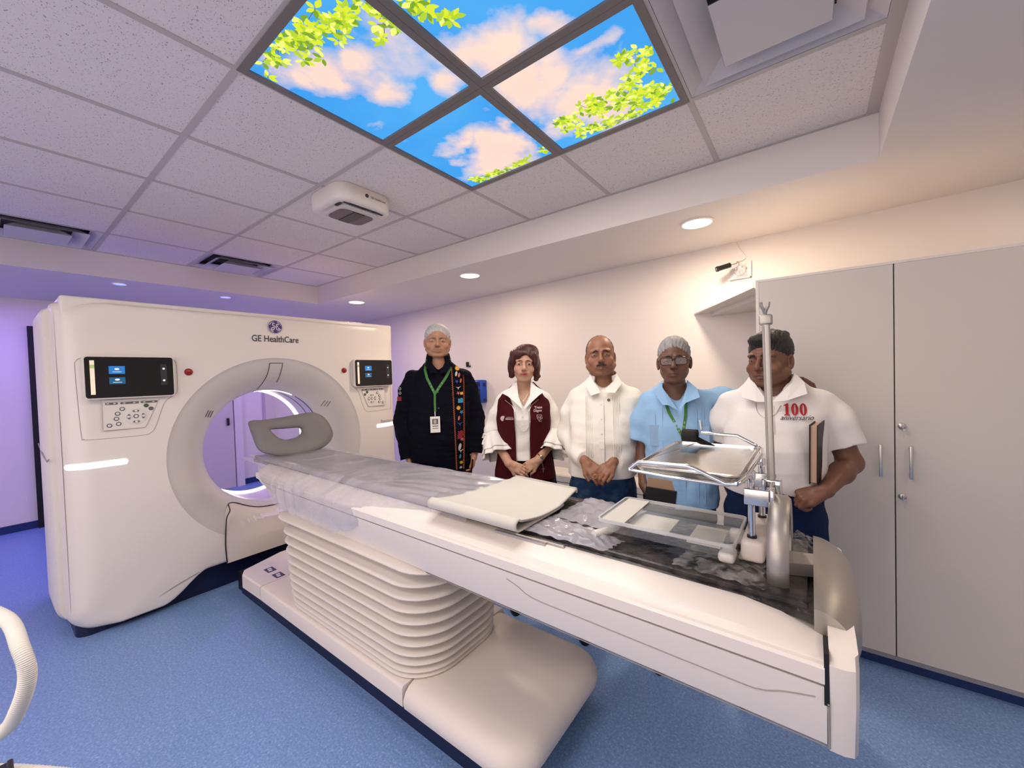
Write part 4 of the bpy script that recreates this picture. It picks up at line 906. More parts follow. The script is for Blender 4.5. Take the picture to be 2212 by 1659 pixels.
# ------------------------------------------------------------------ people: signed distance fields polygonised on a rectilinear grid
def steps(*segs):
    out = [segs[0][0]]
    for a, b, h in segs:
        n = max(1, int(round((b-a)/h))); out += list(np.linspace(a, b, n+1)[1:])
    return np.array(out, np.float64)
class Field:
    def __init__(s, xs, ys, zs): s.xs, s.ys, s.zs = xs, ys, zs; s.F = np.full((len(xs), len(ys), len(zs)), 5.0, np.float32)
    def sl(s, lo, hi, pad):
        I = [slice(max(0, np.searchsorted(a, l-pad)-1), np.searchsorted(a, h+pad)+1) for a, l, h in zip((s.xs, s.ys, s.zs), lo, hi)]
        return tuple(I), s.xs[I[0]][:, None, None], s.ys[I[1]][None, :, None], s.zs[I[2]][None, None, :]
    def put(s, fn, lo, hi, k=.01, op='u', pad=None):
        I, x, y, z = s.sl(lo, hi, (k if pad is None else pad)+.012)
        A = s.F[I]
        if A.size == 0: return s
        d = fn(x, y, z)
        if op == 'u': h = np.clip(.5+.5*(A-d)/k, 0, 1); s.F[I] = A*(1-h)+d*h - k*h*(1-h)
        elif op == 's': h = np.clip(.5-.5*(A+d)/k, 0, 1); s.F[I] = A*(1-h)+(-d)*h + k*h*(1-h)
        elif op == 'i': s.F[I] = np.maximum(A, d)
        elif op == 'a': s.F[I] = A+d
        return s
    def cone(s, a, b, r1, r2, k=.01, op='u'):
        a, b = np.array(a, float), np.array(b, float); d = b-a; L2 = float(d@d)+1e-12
        def fn(x, y, z):
            t = np.clip(((x-a[0])*d[0]+(y-a[1])*d[1]+(z-a[2])*d[2])/L2, 0, 1)
            return np.sqrt((x-a[0]-t*d[0])**2+(y-a[1]-t*d[1])**2+(z-a[2]-t*d[2])**2)-(r1+(r2-r1)*t)
        m = max(r1, r2); return s.put(fn, np.minimum(a, b)-m, np.maximum(a, b)+m, k, op)
    def ell(s, c, r, k=.01, op='u', rot=None):
        c = np.array(c, float); r = np.array(r, float); m = max(r) if rot is not None else None
        def fn(x, y, z):
            X, Y, Z = x-c[0], y-c[1], z-c[2]
            if rot is not None: X, Y, Z = (rot[0][i]*X+rot[1][i]*Y+rot[2][i]*Z for i in range(3))
            q = np.sqrt((X/r[0])**2+(Y/r[1])**2+(Z/r[2])**2); g = np.sqrt((X/r[0]**2)**2+(Y/r[1]**2)**2+(Z/r[2]**2)**2)+1e-9
            return q*(q-1)/g
        e = r if m is None else np.array([m]*3); return s.put(fn, c-e, c+e, k, op)
    def loft(s, tab, k=.02, op='u', grow=0.0, p=2.3):
        """tab rows: z, cx, cy, rx, ry (sorted by z)"""
        T_ = np.array(sorted(tab)); zl, zh = T_[0, 0], T_[-1, 0]
        def fn(x, y, z):
            zz = np.clip(z, zl, zh); cx = np.interp(zz, T_[:, 0], T_[:, 1]); cy = np.interp(zz, T_[:, 0], T_[:, 2]); rx = np.interp(zz, T_[:, 0], T_[:, 3])+grow; ry = np.interp(zz, T_[:, 0], T_[:, 4])+grow
            q = (np.abs((x-cx)/rx)**p+np.abs((y-cy)/ry)**p)**(1/p)
            d = (q-1)*np.minimum(rx, ry); e = np.maximum(zl-z, z-zh); return np.maximum(d, e)
        m = T_[:, 3].max()+grow+.03, T_[:, 4].max()+grow+.03
        return s.put(fn, (T_[:, 1].min()-m[0], T_[:, 2].min()-m[1], zl), (T_[:, 1].max()+m[0], T_[:, 2].max()+m[1], zh), k, op)
    def mesh(s):
        F, xs, ys, zs = s.F, s.xs, s.ys, s.zs; S_ = F < 0
        nx, ny, nz = F.shape; cnt = np.zeros((nx-1, ny-1, nz-1), np.int8)
        for a in (0, 1):
            for b in (0, 1):
                for c in (0, 1): cnt += S_[a:nx-1+a, b:ny-1+b, c:nz-1+c]
        act = (cnt > 0) & (cnt < 8); ci, cj, ck = np.nonzero(act); N_ = len(ci)
        idx = -np.ones(act.shape, np.int64); idx[act] = np.arange(N_); P = np.zeros((N_, 3)); W_ = np.zeros(N_)
        ax = (xs, ys, zs)
        for d in range(3):
            o = [k for k in range(3) if k != d]
            for u in (0, 1):
                for v in (0, 1):
                    off = [0, 0, 0]; off[o[0]] = u; off[o[1]] = v; A = (ci+off[0], cj+off[1], ck+off[2]); off2 = off[:]; off2[d] = 1; B = (ci+off2[0], cj+off2[1], ck+off2[2])
                    fa, fb = F[A], F[B]; m = (fa < 0) != (fb < 0); t = np.where(m, fa/(fa-fb+1e-12), 0)
                    for q in range(3):
                        pa, pb = ax[q][A[q]], ax[q][B[q]]; P[:, q] += np.where(m, pa+(pb-pa)*t, 0)
                    W_ += m
        P /= np.maximum(W_, 1)[:, None]; quads = []
        for d in range(3):
            e, f = [k for k in range(3) if k != d]
            sa = [slice(None)]*3; sb = [slice(None)]*3; sa[d] = slice(0, -1); sb[d] = slice(1, None)
            for q in (e, f): sa[q] = sb[q] = slice(1, F.shape[q]-1)
            ch = S_[tuple(sa)] != S_[tuple(sb)]; I = np.array(np.nonzero(ch)); I[e] += 1; I[f] += 1
            if I.shape[1] == 0: continue
            def cell(de, df):
                J = I.copy(); J[e] -= de; J[f] -= df; return idx[J[0], J[1], J[2]]
            Q = np.stack([cell(1, 1), cell(0, 1), cell(0, 0), cell(1, 0)], 1)
            flip = S_[I[0], I[1], I[2]]; 
            if d == 1: flip = ~flip
            Q[~flip] = Q[~flip][:, ::-1]; quads.append(Q)
        return P, np.concatenate(quads)
def npmesh(name, P, Q, m, parent, tint=None):
    me = bpy.data.meshes.new(name); n, f = len(P), len(Q)
    me.vertices.add(n); me.vertices.foreach_set('co', P.astype(np.float32).ravel())
    me.loops.add(f*4); me.loops.foreach_set('vertex_index', Q.astype(np.int32).ravel())
    me.polygons.add(f); me.polygons.foreach_set('loop_start', np.arange(0, f*4, 4, dtype=np.int32))
    try: me.polygons.foreach_set('loop_total', np.full(f, 4, np.int32))
    except Exception: pass
    me.update(calc_edges=True); me.validate()
    if tint is not None:
        a = me.attributes.new('tint', 'FLOAT_COLOR', 'POINT'); a.data.foreach_set('color', np.concatenate([tint, np.ones((n, 1))], 1).astype(np.float32).ravel())
    return link(name, me, m, parent, smooth=True, world=False)

mat('skin', (.4, .25, .18), 0.48, attr='tint', bump=0.05, bscale=260, sss=0.12)
mat('eye_white', (0.30, 0.26, 0.24), 0.3); mat('iris_brown', (0.03, 0.015, 0.01), 0.15)
mat('hair_grey', (0.33, 0.32, 0.31), 0.7, bump=0.25, bscale=220, noise=((0.20, 0.19, 0.185), 120, .35, .7))
mat('hair_white', (0.50, 0.485, 0.465), 0.7, bump=0.25, bscale=220, noise=((0.34, 0.33, 0.32), 120, .35, .7))
mat('hair_black', (0.012, 0.009, 0.008), 0.5, bump=0.6, bscale=190)
mat('hair_brown', (0.035, 0.022, 0.017), 0.5, bump=0.6, bscale=190)
mat('hair_auburn', (0.040, 0.008, 0.006), 0.38, bump=0.35, bscale=150, noise=((0.11, 0.018, 0.011), 70, .45, .8))
STRAND = ('hair_grey', 'hair_white', 'hair_black', 'hair_brown', 'hair_auburn')
mat('shirt_black', (0.002, 0.0022, 0.007), 0.8, bump=0.2, bscale=18)
mat('shirt_white', (0.74, 0.71, 0.67), 0.75, bump=0.35, bscale=14)
mat('linen_cream', (0.76, 0.72, 0.65), 0.8, bump=0.4, bscale=13)
mat('shirt_blue', (0.27, 0.45, 0.66), 0.8, bump=0.4, bscale=14)
mat('shirt_blue_dark', (0.26, 0.40, 0.58), 0.8, bump=0.3, bscale=30)
mat('polo_white', (0.76, 0.72, 0.69), 0.8, bump=0.35, bscale=12)
mat('vest_maroon', (0.050, 0.004, 0.007), 0.75, bump=0.2, bscale=16)
mat('denim', (0.018, 0.042, 0.10), 0.85, bump=0.3, bscale=60, noise=((0.045, 0.085, 0.16), 20, .45, .7))
mat('denim_dark', (0.008, 0.018, 0.055), 0.85, bump=0.3, bscale=60)
mat('trousers_black', (0.006, 0.006, 0.008), 0.8)
mat('shoe_black', (0.01, 0.009, 0.008), 0.35)
mat('lanyard_green', (0.035, 0.16, 0.025), 0.6); mat('lanyard_mark', (0.20, 0.36, 0.12), 0.6)
mat('embroidery_orange', (0.42, 0.10, 0.03), 0.8); mat('embroidery_yellow', (0.60, 0.33, 0.03), 0.8); mat('embroidery_cyan', (0.04, 0.22, 0.36), 0.8)
mat('embroidery_pink', (0.45, 0.12, 0.12), 0.8); mat('embroidery_blue', (0.02, 0.05, 0.30), 0.8); mat('embroidery_white', (0.5, 0.47, 0.42), 0.8); mat('embroidery_red', (0.20, 0.01, 0.02), 0.8)
mat('badge_white', (0.78, 0.76, 0.70), 0.35); mat('badge_grey', (0.10, 0.11, 0.13), 0.5); mat('gold', (0.80, 0.52, 0.22), 0.25, metal=1.0)
mat('print_red', (0.38, 0.010, 0.018), 0.6); mat('print_pale', (0.50, 0.36, 0.38), 0.7); mat('book_leather', (0.012, 0.010, 0.010), 0.5); mat('paper_edge', (0.55, 0.36, 0.26), 0.7)
mat('kraft_board', (0.36, 0.24, 0.15), 0.7); mat('frame_brown', (0.045, 0.018, 0.015), 0.3); mat('lens_glass', (0.9, 0.9, 0.9), 0.03, alpha=0.10, spec=0.7)

for _n in STRAND:
    _t = MT[_n].node_tree; _m = _t.nodes.new('ShaderNodeMapping'); _m.inputs['Scale'].default_value = (1.6, .5, .22); _o = [x for x in _t.nodes if x.type == 'TEX_COORD'][0]
    for _l in list(_t.links):
        if _l.from_node == _o: _t.links.new(_m.outputs[0], _l.to_socket)
    _t.links.new(_o.outputs['Object'], _m.inputs[0])
for _n in ('shirt_black', 'shirt_white', 'linen_cream', 'shirt_blue', 'shirt_blue_dark', 'polo_white', 'vest_maroon', 'denim', 'denim_dark', 'trousers_black'):
    MT[_n].node_tree.nodes['Principled BSDF'].inputs['Specular IOR Level'].default_value = 0.12
def V(*a): return np.array(a, float)
def unit(v): v = np.array(v, float); return v/np.linalg.norm(v)
def rotm(yaw, pitch, roll):                       # columns = head axes; yaw about z, pitch about x (positive looks down), roll about y
    return np.array((Matrix.Rotation(yaw, 3, 'Z') @ Matrix.Rotation(pitch, 3, 'X') @ Matrix.Rotation(roll, 3, 'Y')))
def head_tf(c, s, rot, wx=1.0): return lambda p: V(*c)+s*(rot@V(p[0]*wx, p[1], p[2]))
def sdf_head(f, H, s, rot, o):
    """o: dict of face options"""
    wx = o.get('wide', 1.0); E = lambda c, r, k=.012, op='u': f.ell(H(c), np.array(r)*s*np.array([wx, 1, 1]), k, op, rot.tolist())
    C_ = lambda a, b, r1, r2, k=.008, op='u': f.cone(H(a), H(b), r1*s, r2*s, k, op)
    jw = o.get('jaw', 1.0); ck = o.get('cheek', 1.0)
    E((0, .014, .030), (.073, .092, .083)); E((0, -.012, -.020), (.066, .070, .080), .02)
    E((0, -.024, -.070), (.048*jw, .052, .038), .025); C_((-.050*jw, .0, -.055), (-.020, -.058, -.094), .016, .016, .02); C_((.050*jw, .0, -.055), (.020, -.058, -.094), .016, .016, .02)
    E((0, -.066, -.096), (.020, .014, .014), .012)
    for q in (-1, 1):
        E((q*.038, -.054, -.034), (.024*ck, .020, .022), .018)                     # cheek
        C_((q*.012, -.083, .020), (q*.046, -.066, .020), .009, .008, .012)          # brow
        E((q*.031, -.0935, -.001), (.021, .014, .0115), .014, 's')                    # socket
        E((q*.0755, .016, -.012), (.009, .017, .031), .006); E((q*.080, .008, -.010), (.006, .009, .018), .004, 's'); E((q*.0745, .006, -.036), (.006, .008, .009), .004)
    C_((0, -.080, .012), (0, -.104, -.026), .0075, .0105, .009); E((0, -.106, -.031), (.011, .010, .009), .006)
    for q in (-1, 1): E((q*.0125, -.094, -.035), (.0085, .010, .0075), .005); E((q*.0065, -.103, -.0415), (.0035, .005, .0035), .002, 's')
    E((0, -.068, -.062), (.034, .024, .022), .014)                                 # muzzle
    mw = o.get('mouth', .024); sm_ = o.get('smile', 0)
    for x0, x1, z0, z1 in ((-mw, 0, sm_, 0), (0, mw, 0, sm_)):
        C_((x0, -.080+.0*abs(x0), -.0600+z0), (x1, -.080-.0*abs(x1), -.0600+z1), .0050 if x0 == 0 else .0035, .0035 if x0 == 0 else .0050, .004)
    C_((-mw*.7, -.084, -.0705+sm_*.5), (0, -.0905, -.0725), .0042, .0055, .004); C_((0, -.0905, -.0725), (mw*.7, -.084, -.0705+sm_*.5), .0055, .0042, .004)
    C_((-mw*.7, -.084, -.0590+sm_*.5), (0, -.0915, -.0590), .0035, .0045, .003); C_((0, -.0915, -.0590), (mw*.7, -.084, -.0590+sm_*.5), .0045, .0035, .003)
    tr2 = .0042 if o.get('teeth') else .0020
    C_((-mw, -.088, -.0650+sm_), (0, -.0995, -.0655), .0016, tr2, .002, 's'); C_((0, -.0995, -.0655), (mw, -.088, -.0650+sm_), tr2, .0016, .002, 's')
    for q in (-1, 1):
        if o.get('fold', 1): C_((q*.019, -.097, -.036), (q*.034, -.083, -.060), .0030, .0030, .006, 's')
        # eyelids round the ball
        E((q*.031, -.0690, -.001), (.0165, .0140, .0110), .008)
        op_ = o.get('open', .0042)
        C_((q*.0205, -.0860, -.0016), (q*.0415, -.0825, -.0010), op_, op_*.8, .0010, 's')
        C_((q*.018, -.0845, -.0125), (q*.043, -.0775, -.0120), .0022, .0022, .004, 's')          # bag under the eye
def face_parts(parent, H, s, rot, o, brow):
    if o.get('teeth'): MB().tube([H((x, -.0885+abs(x)*.18, -.0640+o['smile']*(x/.024)**2*.8)) for x in np.linspace(-.017, .017, 9)], [.0022*s, .0034*s, .004*s, .004*s, .004*s, .004*s, .004*s, .0034*s, .0022*s], 8).build('teeth', 'badge_white', parent, smooth=True, world=False)
    for q in (-1, 1):
        c = H((q*.031, -.0705, -.0012)); b = MB().ball((0, 0, 0), .0120*s, 14); look = unit(rot@V(o.get('gaze', 0), -1, 0))
        mi = []
        vs = [Vector(v) for v in b.v]
        for f_ in b.f:
            cc_ = sum((vs[i] for i in f_), Vector())/len(f_); mi.append(1 if cc_.normalized().dot(Vector(look)) > .84 else 0)
        b.mi = mi; b.v = [tuple(np.array(v)+c) for v in b.v]
        b.build('eye', ['eye_white', 'iris_brown'], parent, smooth=True, world=False)
        pts = [H((q*(.012+.012*t), -.0945+.0035*t*t+.001*t, .0180+.0050*math.sin(t*1.3)-(.001*t*t))) for t in np.linspace(0, 3, 9)]
        tk = o.get('brow', .0034)
        MB().tube(pts, [tk*s*w for w in (.6, .9, 1, 1, 1, .9, .8, .6, .3)], 8, flat=1.0).build('eyebrow', brow, parent, smooth=True, world=False)
def sdf_hand(f, w_, d, n, sd, s=1.0, curl=(.5, .6, .5), spread=.10, thumb=(.6, .5)):
    """wrist, direction, palm normal; sd=+1 puts the thumb along d x n"""
    w_, d, n = V(*w_), unit(d), V(*n); n = unit(n-d*(n@d)); l = np.cross(d, n)*sd
    f.cone(w_, w_+d*.035*s, .024*s, .022*s, .012)
    for t in (-.026, -.009, .009, .026): f.cone(w_+d*.025*s+l*t*.7*s, w_+d*.082*s+l*t*s, .0125*s, .0105*s, .008)
    f.cone(w_+d*.02*s+l*.018*s+n*.006*s, w_+d*.055*s+l*.030*s+n*.010*s, .014*s, .011*s, .012)
    for i, (t, L) in enumerate(((.0285, .070), (.0095, .078), (-.0095, .073), (-.0270, .058))):
        p = w_+d*(.086-.004*abs(i-1))*s+l*t*s; a = 0; dd = unit(d+l*(t*spread*20)*.5)
        for j, (q, r1, r2) in enumerate(((.44, .0093, .0086), (.31, .0086, .0079), (.25, .0079, .0068))):
            a += curl[j]*(1+.08*i); v = dd*math.cos(a)+n*math.sin(a); p2 = p+v*L*q*s; f.cone(p, p2, r1*s, r2*s, .0025); p = p2
    v = unit(d*math.cos(thumb[0])+l*math.sin(thumb[0])+n*.25); p = w_+d*.028*s+l*.024*s; p2 = p+v*.042*s; f.cone(p, p2, .0125*s, .0105*s, .008)
    v2 = unit(d*math.cos(thumb[0]-thumb[1])+l*math.sin(thumb[0]-thumb[1])+n*.35); f.cone(p2, p2+v2*.034*s, .0105*s, .0085*s, .004)

def person(P_):
    base = P_['base']; root = empty('person', (base[0], base[1], 0), base[2], P_['label'], 'person')
    s = P_['hs']; hc = P_['head']; rot = rotm(*P_['hrot']); o = P_.get('face', {}); H = head_tf(hc, s, rot, o.get('wide', 1.0)); P_['H'] = H
    xr = P_['xr']; yr = P_['yr']; zt = hc[2]+.13*s
    xs = steps((xr[0], xr[1], .0042)); ys = steps((yr[0], yr[1], .0042))
    zs = steps((0, .70, .016), (.70, hc[2]-.16, .0048), (hc[2]-.16, zt, .0026))
    hx = steps((xr[0], hc[0]-.10, .0042), (hc[0]-.10, hc[0]+.10, .0028), (hc[0]+.10, xr[1], .0042))
    hy = steps((yr[0], hc[1]-.13, .0042), (hc[1]-.13, hc[1]+.12, .0028), (hc[1]+.12, yr[1], .0042))
    f = Field(hx, hy, zs)
    sdf_head(f, H, s, rot, o)
    nb_ = P_['neck']; nr = P_.get('nr', .052)*s/.95
    f.cone(H((0, .022, -.045)), nb_, nr*.98, nr*1.02, .02)
    T_ = P_['torso']; f.loft([(z, a, b, max(.03, c-.024), max(.03, d-.024)) for z, a, b, c, d in T_], .02)
    for a in P_['arms']:
        f.cone(V(*a['s'])-V(0, 0, .02), a['e'], a.get('r', .046)*.84, .036*a.get('k', 1), .012); f.cone(a['e'], a['w'], .037*a.get('k', 1), .025, .015)
        f.ell((V(*a['e'])*.62+V(*a['w'])*.38).tolist(), (.036*a.get('k', 1),)*3, .02)
        if 'hand' in a: sdf_hand(f, a['w'], *a['hand'][0], **a['hand'][1])
    hz = T_[0][0]; lg = P_.get('legw', .085)
    for q in (-1, 1): f.cone((q*lg, .01, .80), (q*lg*1.05, .0, .44), .070, .048, .03); f.cone((q*lg*1.05, .0, .44), (q*lg*1.1, .01, .08), .048, .032, .02); f.cone((q*lg*1.1, .02, .045), (q*lg*1.25, -.12, .035), .032, .024, .02)
    Pn, Q = f.mesh()
    sk = np.array(P_['skin']); tint = np.tile(sk, (len(Pn), 1)); loc = (Pn-V(*hc))@rot/s
    n1 = np.sin(loc[:, 0]*90)*np.sin(loc[:, 2]*80+1)*np.sin(loc[:, 1]*70)
    tint *= (1+.05*n1)[:, None]
    lipm = np.exp(-((loc[:, 0]/(o.get('mouth', .024)*1.0))**4) - ((loc[:, 2]+.0655-.9*o.get('smile', 0)*np.minimum(1, (loc[:, 0]/.024)**2))/.0085)**4)*(loc[:, 1] < -.070)
    tint = tint*(1-lipm[:, None]*o.get('lipw', .6)) + np.array(o.get('lip', (.26, .08, .06)))*lipm[:, None]*o.get('lipw', .6)
    ck_ = np.exp(-(((np.abs(loc[:, 0])-.038)/.022)**2+((loc[:, 2]+.03)/.022)**2))*(loc[:, 1] < -.04); tint[:, 0] *= 1+.10*ck_
    ml = np.exp(-((loc[:, 2]+.0655-.9*o.get('smile', 0)*np.minimum(1, (loc[:, 0]/.024)**2))/.0021)**2)*np.exp(-((loc[:, 0]/(o.get('mouth', .024)*1.05))**6))*(loc[:, 1] < -.075); tint = tint*(1-.75*ml)[:, None]  # shade of the mouth opening painted into the skin tint
    if o.get('stubble'):
        st_ = np.clip((-.045-loc[:, 2])/.03, 0, 1)*(loc[:, 2] > -.13)*(1-lipm); tint *= (1-o['stubble']*st_)[:, None]
    body = npmesh('body', Pn, Q, 'skin', root, tint)
    face_parts(root, H, s, rot, o, P_.get('browmat', 'hair_brown'))
    return root, H, s, rot
def surf_y(T_, x, z, grow=0, p=2.3):
    T_ = np.array(sorted(T_)); z = min(max(z, T_[0, 0]), T_[-1, 0]); cx, cy, rx, ry = (np.interp(z, T_[:, 0], T_[:, i]) for i in (1, 2, 3, 4)); rx += grow; ry += grow
    u = min(.985, abs((x-cx)/rx)); return cy-ry*(1-u**p)**(1/p)
def folds(f, amp, seed, fz=22):
    r = np.random.RandomState(seed); x, y, z = f.xs[:, None, None], f.ys[None, :, None], f.zs[None, None, :]
    d = 0
    for k in range(5):
        a = r.randn(3)*np.array([1, 1, .8])*fz; d = d+np.sin(a[0]*x+a[1]*y+a[2]*z+r.rand()*6+1.5*np.sin(9*z+7*x+k))*.4
    for k in range(5):
        a = r.randn(3)*np.array([1, 1, .8])*fz*2.3; d = d+np.sin(a[0]*x+a[1]*y+a[2]*z+r.rand()*6+2*np.sin(14*z+9*x+k))*.18
    near = np.abs(f.F) < .05; f.F = np.where(near, f.F+(amp*d).astype(np.float32), f.F)
def garment(root, name, P_, m, zlo, sleeves, neck, grow=.0, amp=.0025, seed=1, extra=None, hem=None, torso=True):
    T_ = P_['torso']; xr, yr = P_['xr'], P_['yr']
    f = Field(steps((xr[0], xr[1], .0048)), steps((yr[0], yr[1], .0048)), steps((zlo-.03, P_['neck'][2]+.10, .0048)))
    if torso: f.loft([t for t in T_ if t[0] >= zlo-.001] if any(abs(t[0]-zlo) < .002 for t in T_) else T_, .025, grow=grow)
    if sleeves:
        g = Field(f.xs, f.ys, f.zs)
        for (pts, rr) in sleeves:
            for a, b, r1, r2 in zip(pts, pts[1:], rr, rr[1:]): g.cone(a, b, r1+grow, r2+grow, .022)
            a, b = V(*pts[-2]), V(*pts[-1]); d = unit(b-a); R3 = rr[-1]+.045
            def cutp(x, y, z):
                t = (x-b[0])*d[0]+(y-b[1])*d[1]+(z-b[2])*d[2]; q2 = (x-b[0])**2+(y-b[1])**2+(z-b[2])**2
                return np.where(q2-t*t < R3*R3, np.minimum(t, .11-t), -1.0)
            g.put(cutp, b-.14, b+.14, .001, 'i', .0)
        k_ = .022; h_ = np.clip(.5+.5*(f.F-g.F)/k_, 0, 1); f.F = f.F*(1-h_)+g.F*h_-k_*h_*(1-h_)
    if extra: extra(f)
    folds(f, amp, seed)
    f.cone(neck[0], neck[1], neck[2], neck[3], .004, 's')
    I = f.zs < zlo; f.F[:, :, I] = np.maximum(f.F[:, :, I], .01)
    Pn, Q = f.mesh(); return npmesh(name, Pn, Q, m, root)
def trousers(root, P_, m, top, wd=None):
    T_ = P_['torso']; f = Field(steps((-.26, .26, .007)), steps((-.24, .22, .007)), steps((.05, top+.03, .009)))
    w0 = wd or (T_[0][3]-.006); tx = np.interp(top, [t[0] for t in T_], [t[1] for t in T_]); ty = np.interp(top, [t[0] for t in T_], [t[2] for t in T_]); tr_ = np.interp(top, [t[0] for t in T_], [t[3] for t in T_]); td = np.interp(top, [t[0] for t in T_], [t[4] for t in T_])
    f.loft([(.70, 0, 0, w0, T_[0][4]-.006), (top-.05, tx, ty, min(w0, tr_-.004), td-.006), (top, tx, ty, tr_-.008, td-.008)], .03)
    lg = P_.get('legw', .085)
    for q in (-1, 1): f.cone((q*lg, .0, .78), (q*lg*1.05, .0, .44), w0*.52, .070, .03); f.cone((q*lg*1.05, .0, .44), (q*lg*1.1, .01, .08), .070, .055, .02)
    folds(f, .003, 5, 30); Pn, Q = f.mesh(); npmesh('trousers', Pn, Q, m, root)
    for q in (-1, 1):
        MB().loft([[(q*lg*1.2+a, b-.03, z) for a, b in [(.045*k*math.cos(t), (.135*k)*math.sin(t)) for t in np.linspace(0, 2*math.pi, 24)[:-1]]] for z, k in ((0, .98), (.012, 1), (.03, .97), (.06, .80), (.08, .5))]).build('shoe', 'shoe_black', root, smooth=True, world=False)
def hair(root, H, s, rot, m, spec, seed=1, amp=.0012, wx=1.0, cuts=()):
    hc = H((0, 0, 0)); f = Field(steps((hc[0]-.15*s, hc[0]+.15*s, .0027)), steps((hc[1]-.15*s, hc[1]+.15*s, .0027)), steps((hc[2]-.17*s, hc[2]+.17*s, .0027)))
    for c, r, k in spec: f.ell(H(c), np.array(r)*s*np.array([wx, 1, 1]), k, 'u', rot.tolist())
    x, y, z = f.xs[:, None, None]-hc[0], f.ys[None, :, None]-hc[1], f.zs[None, None, :]-hc[2]
    th = np.arctan2(x, z+.02); r_ = np.random.RandomState(seed); d = 0
    for k in range(4): d = d+np.sin(th*r_.uniform(25, 60)+y*r_.uniform(-60, 60)+r_.rand()*6+2*np.sin(y*40+k))*.5
    near = np.abs(f.F) < .02; f.F = np.where(near, f.F+(amp*d).astype(np.float32), f.F)
    for c, r, k in cuts: f.ell(H(c), np.array(r)*s*np.array([wx, 1, 1]), k, 's', rot.tolist())
    Pn, Q = f.mesh(); return npmesh('hair', Pn, Q, m, root)
def collar(root, m, n0, pts_l, pts_r, th=.004, hgt=.0):
    """two collar leaves given as closed outlines (3D), drawn as thin solids"""
    for P in (pts_l, pts_r):
        A_ = np.array(P, float); c_ = A_.mean(0); n_ = np.linalg.svd(A_-c_)[2][2]; A_ = A_-.7*((A_-c_)@n_)[:, None]*n_; P = [Vector(p) for p in A_]; n = Vector((0, -1, .25)).normalized(); mb = MB(); N2 = len(P)
        mb.add([p for p in P]+[p+n*th for p in P], [tuple(range(N2))[::-1], tuple(range(N2, 2*N2))]+[(i, (i+1) % N2, (i+1) % N2+N2, i+N2) for i in range(N2)])
        mb.build('collar', m, root, world=False)
def neckband(root, m, c, r, z0, z1, gap=40, tilt=.25):
    """standing collar round the neck, open in front"""
    rows = []
    for a in np.linspace(-90+gap, 270-gap, 40):
        q = math.radians(a); x, y = math.cos(q), math.sin(q); zz = tilt*y*r*1.0
        rows.append([(c[0]+(r+.010)*x, c[1]+(r+.010)*y, z0+zz), (c[0]+r*x, c[1]+r*y, z1+zz), (c[0]+(r+.008)*x, c[1]+(r+.008)*y, z1+zz+.002), (c[0]+(r+.020)*x, c[1]+(r+.020)*y, z0-.004+zz)])
    return MB().loft(rows, closed=False, cap=False).build('collar', m, root, smooth=True, world=False)
def strip(root, name, m, T_, xz, w, grow=.006, th=.0015, n=None):
    pts = [(x, surf_y(T_, x, z, grow), z) for x, z in xz]
    return MB().ribbon(pts, (0, -1, 0), w, th).build(name, m, root, world=False)
def chest_text(root, name, s_, size, m, T_, x, z, grow=.004, sx=1.0, rot=0.0, **k):
    fr = Matrix(((1, 0, 0, 0), (0, 0, -1, 0), (0, 1, 0, 0), (0, 0, 0, 1)))
    def wp(co):
        c, s2 = math.cos(rot), math.sin(rot); X, Z = co.x*c-co.z*s2+x, co.x*s2+co.z*c+z
        return Vector((X, surf_y(T_, X, Z, grow)+co.y-.001, Z))
    o = text(name, s_, size, fr, m, None, ext=.0005, sx=sx, warp=wp, **k); o.parent = root; return o

# ---- 1: man in the dark embroidered jacket-shirt
A = dict(base=(-2.166, 2.0, .8252), head=(-.004, -.01, 1.664), hs=1.06, hrot=(0, .02, .02), neck=(-.002, .02, 1.47), nr=.064,
    xr=(-.36, .36), yr=(-.26, .20), skin=(.40, .205, .125), legw=.10,
    torso=[(.70, -.01, .0, .205, .150), (.80, -.01, 0, .215, .158), (.95, -.01, -.01, .222, .168), (1.10, -.01, -.01, .222, .165), (1.25, -.01, .0, .218, .145), (1.36, -.008, .01, .208, .125), (1.41, -.006, .015, .185, .108), (1.45, -.004, .02, .158, .096), (1.485, -.003, .02, .122, .086), (1.52, -.003, .02, .092, .076), (1.55, -.003, .02, .072, .066)],
    arms=[dict(s=(-.205, .02, 1.40), e=(-.265, .02, 1.10), w=(-.235, -.02, .845), hand=(((.10, -.15, -1), (1, .0, .1), 1), dict(s=1.0, curl=(.35, .45, .35)))),
          dict(s=(.195, .02, 1.40), e=(.255, .02, 1.09), w=(.232, -.05, .845), hand=(((-.10, -.12, -1), (-1, .1, .0), -1), dict(s=1.05, curl=(.5, .6, .4), thumb=(.45, .4))))],
    face=dict(wide=1.12, jaw=1.22, cheek=1.2, smile=.007, teeth=1, mouth=.029, lip=(.30, .10, .08), lipw=.5, open=.0026, brow=.0036), browmat='hair_grey',
    label='smiling white-haired man in a dark jacket with an embroidered band, nearest the scanner')
r1, H, s, rot = person(A)
hair(r1, H, s, rot, 'hair_white', [((0, .020, .036), (.0785, .095, .0875), .01)], amp=.0005, wx=1.12, cuts=[((0, -.118, -.010), (.092, .078, .088), .006), ((0, -.03, -.13), (.12, .10, .10), .006), ((0, -.05, -.06), (.10, .065, .075), .005)])
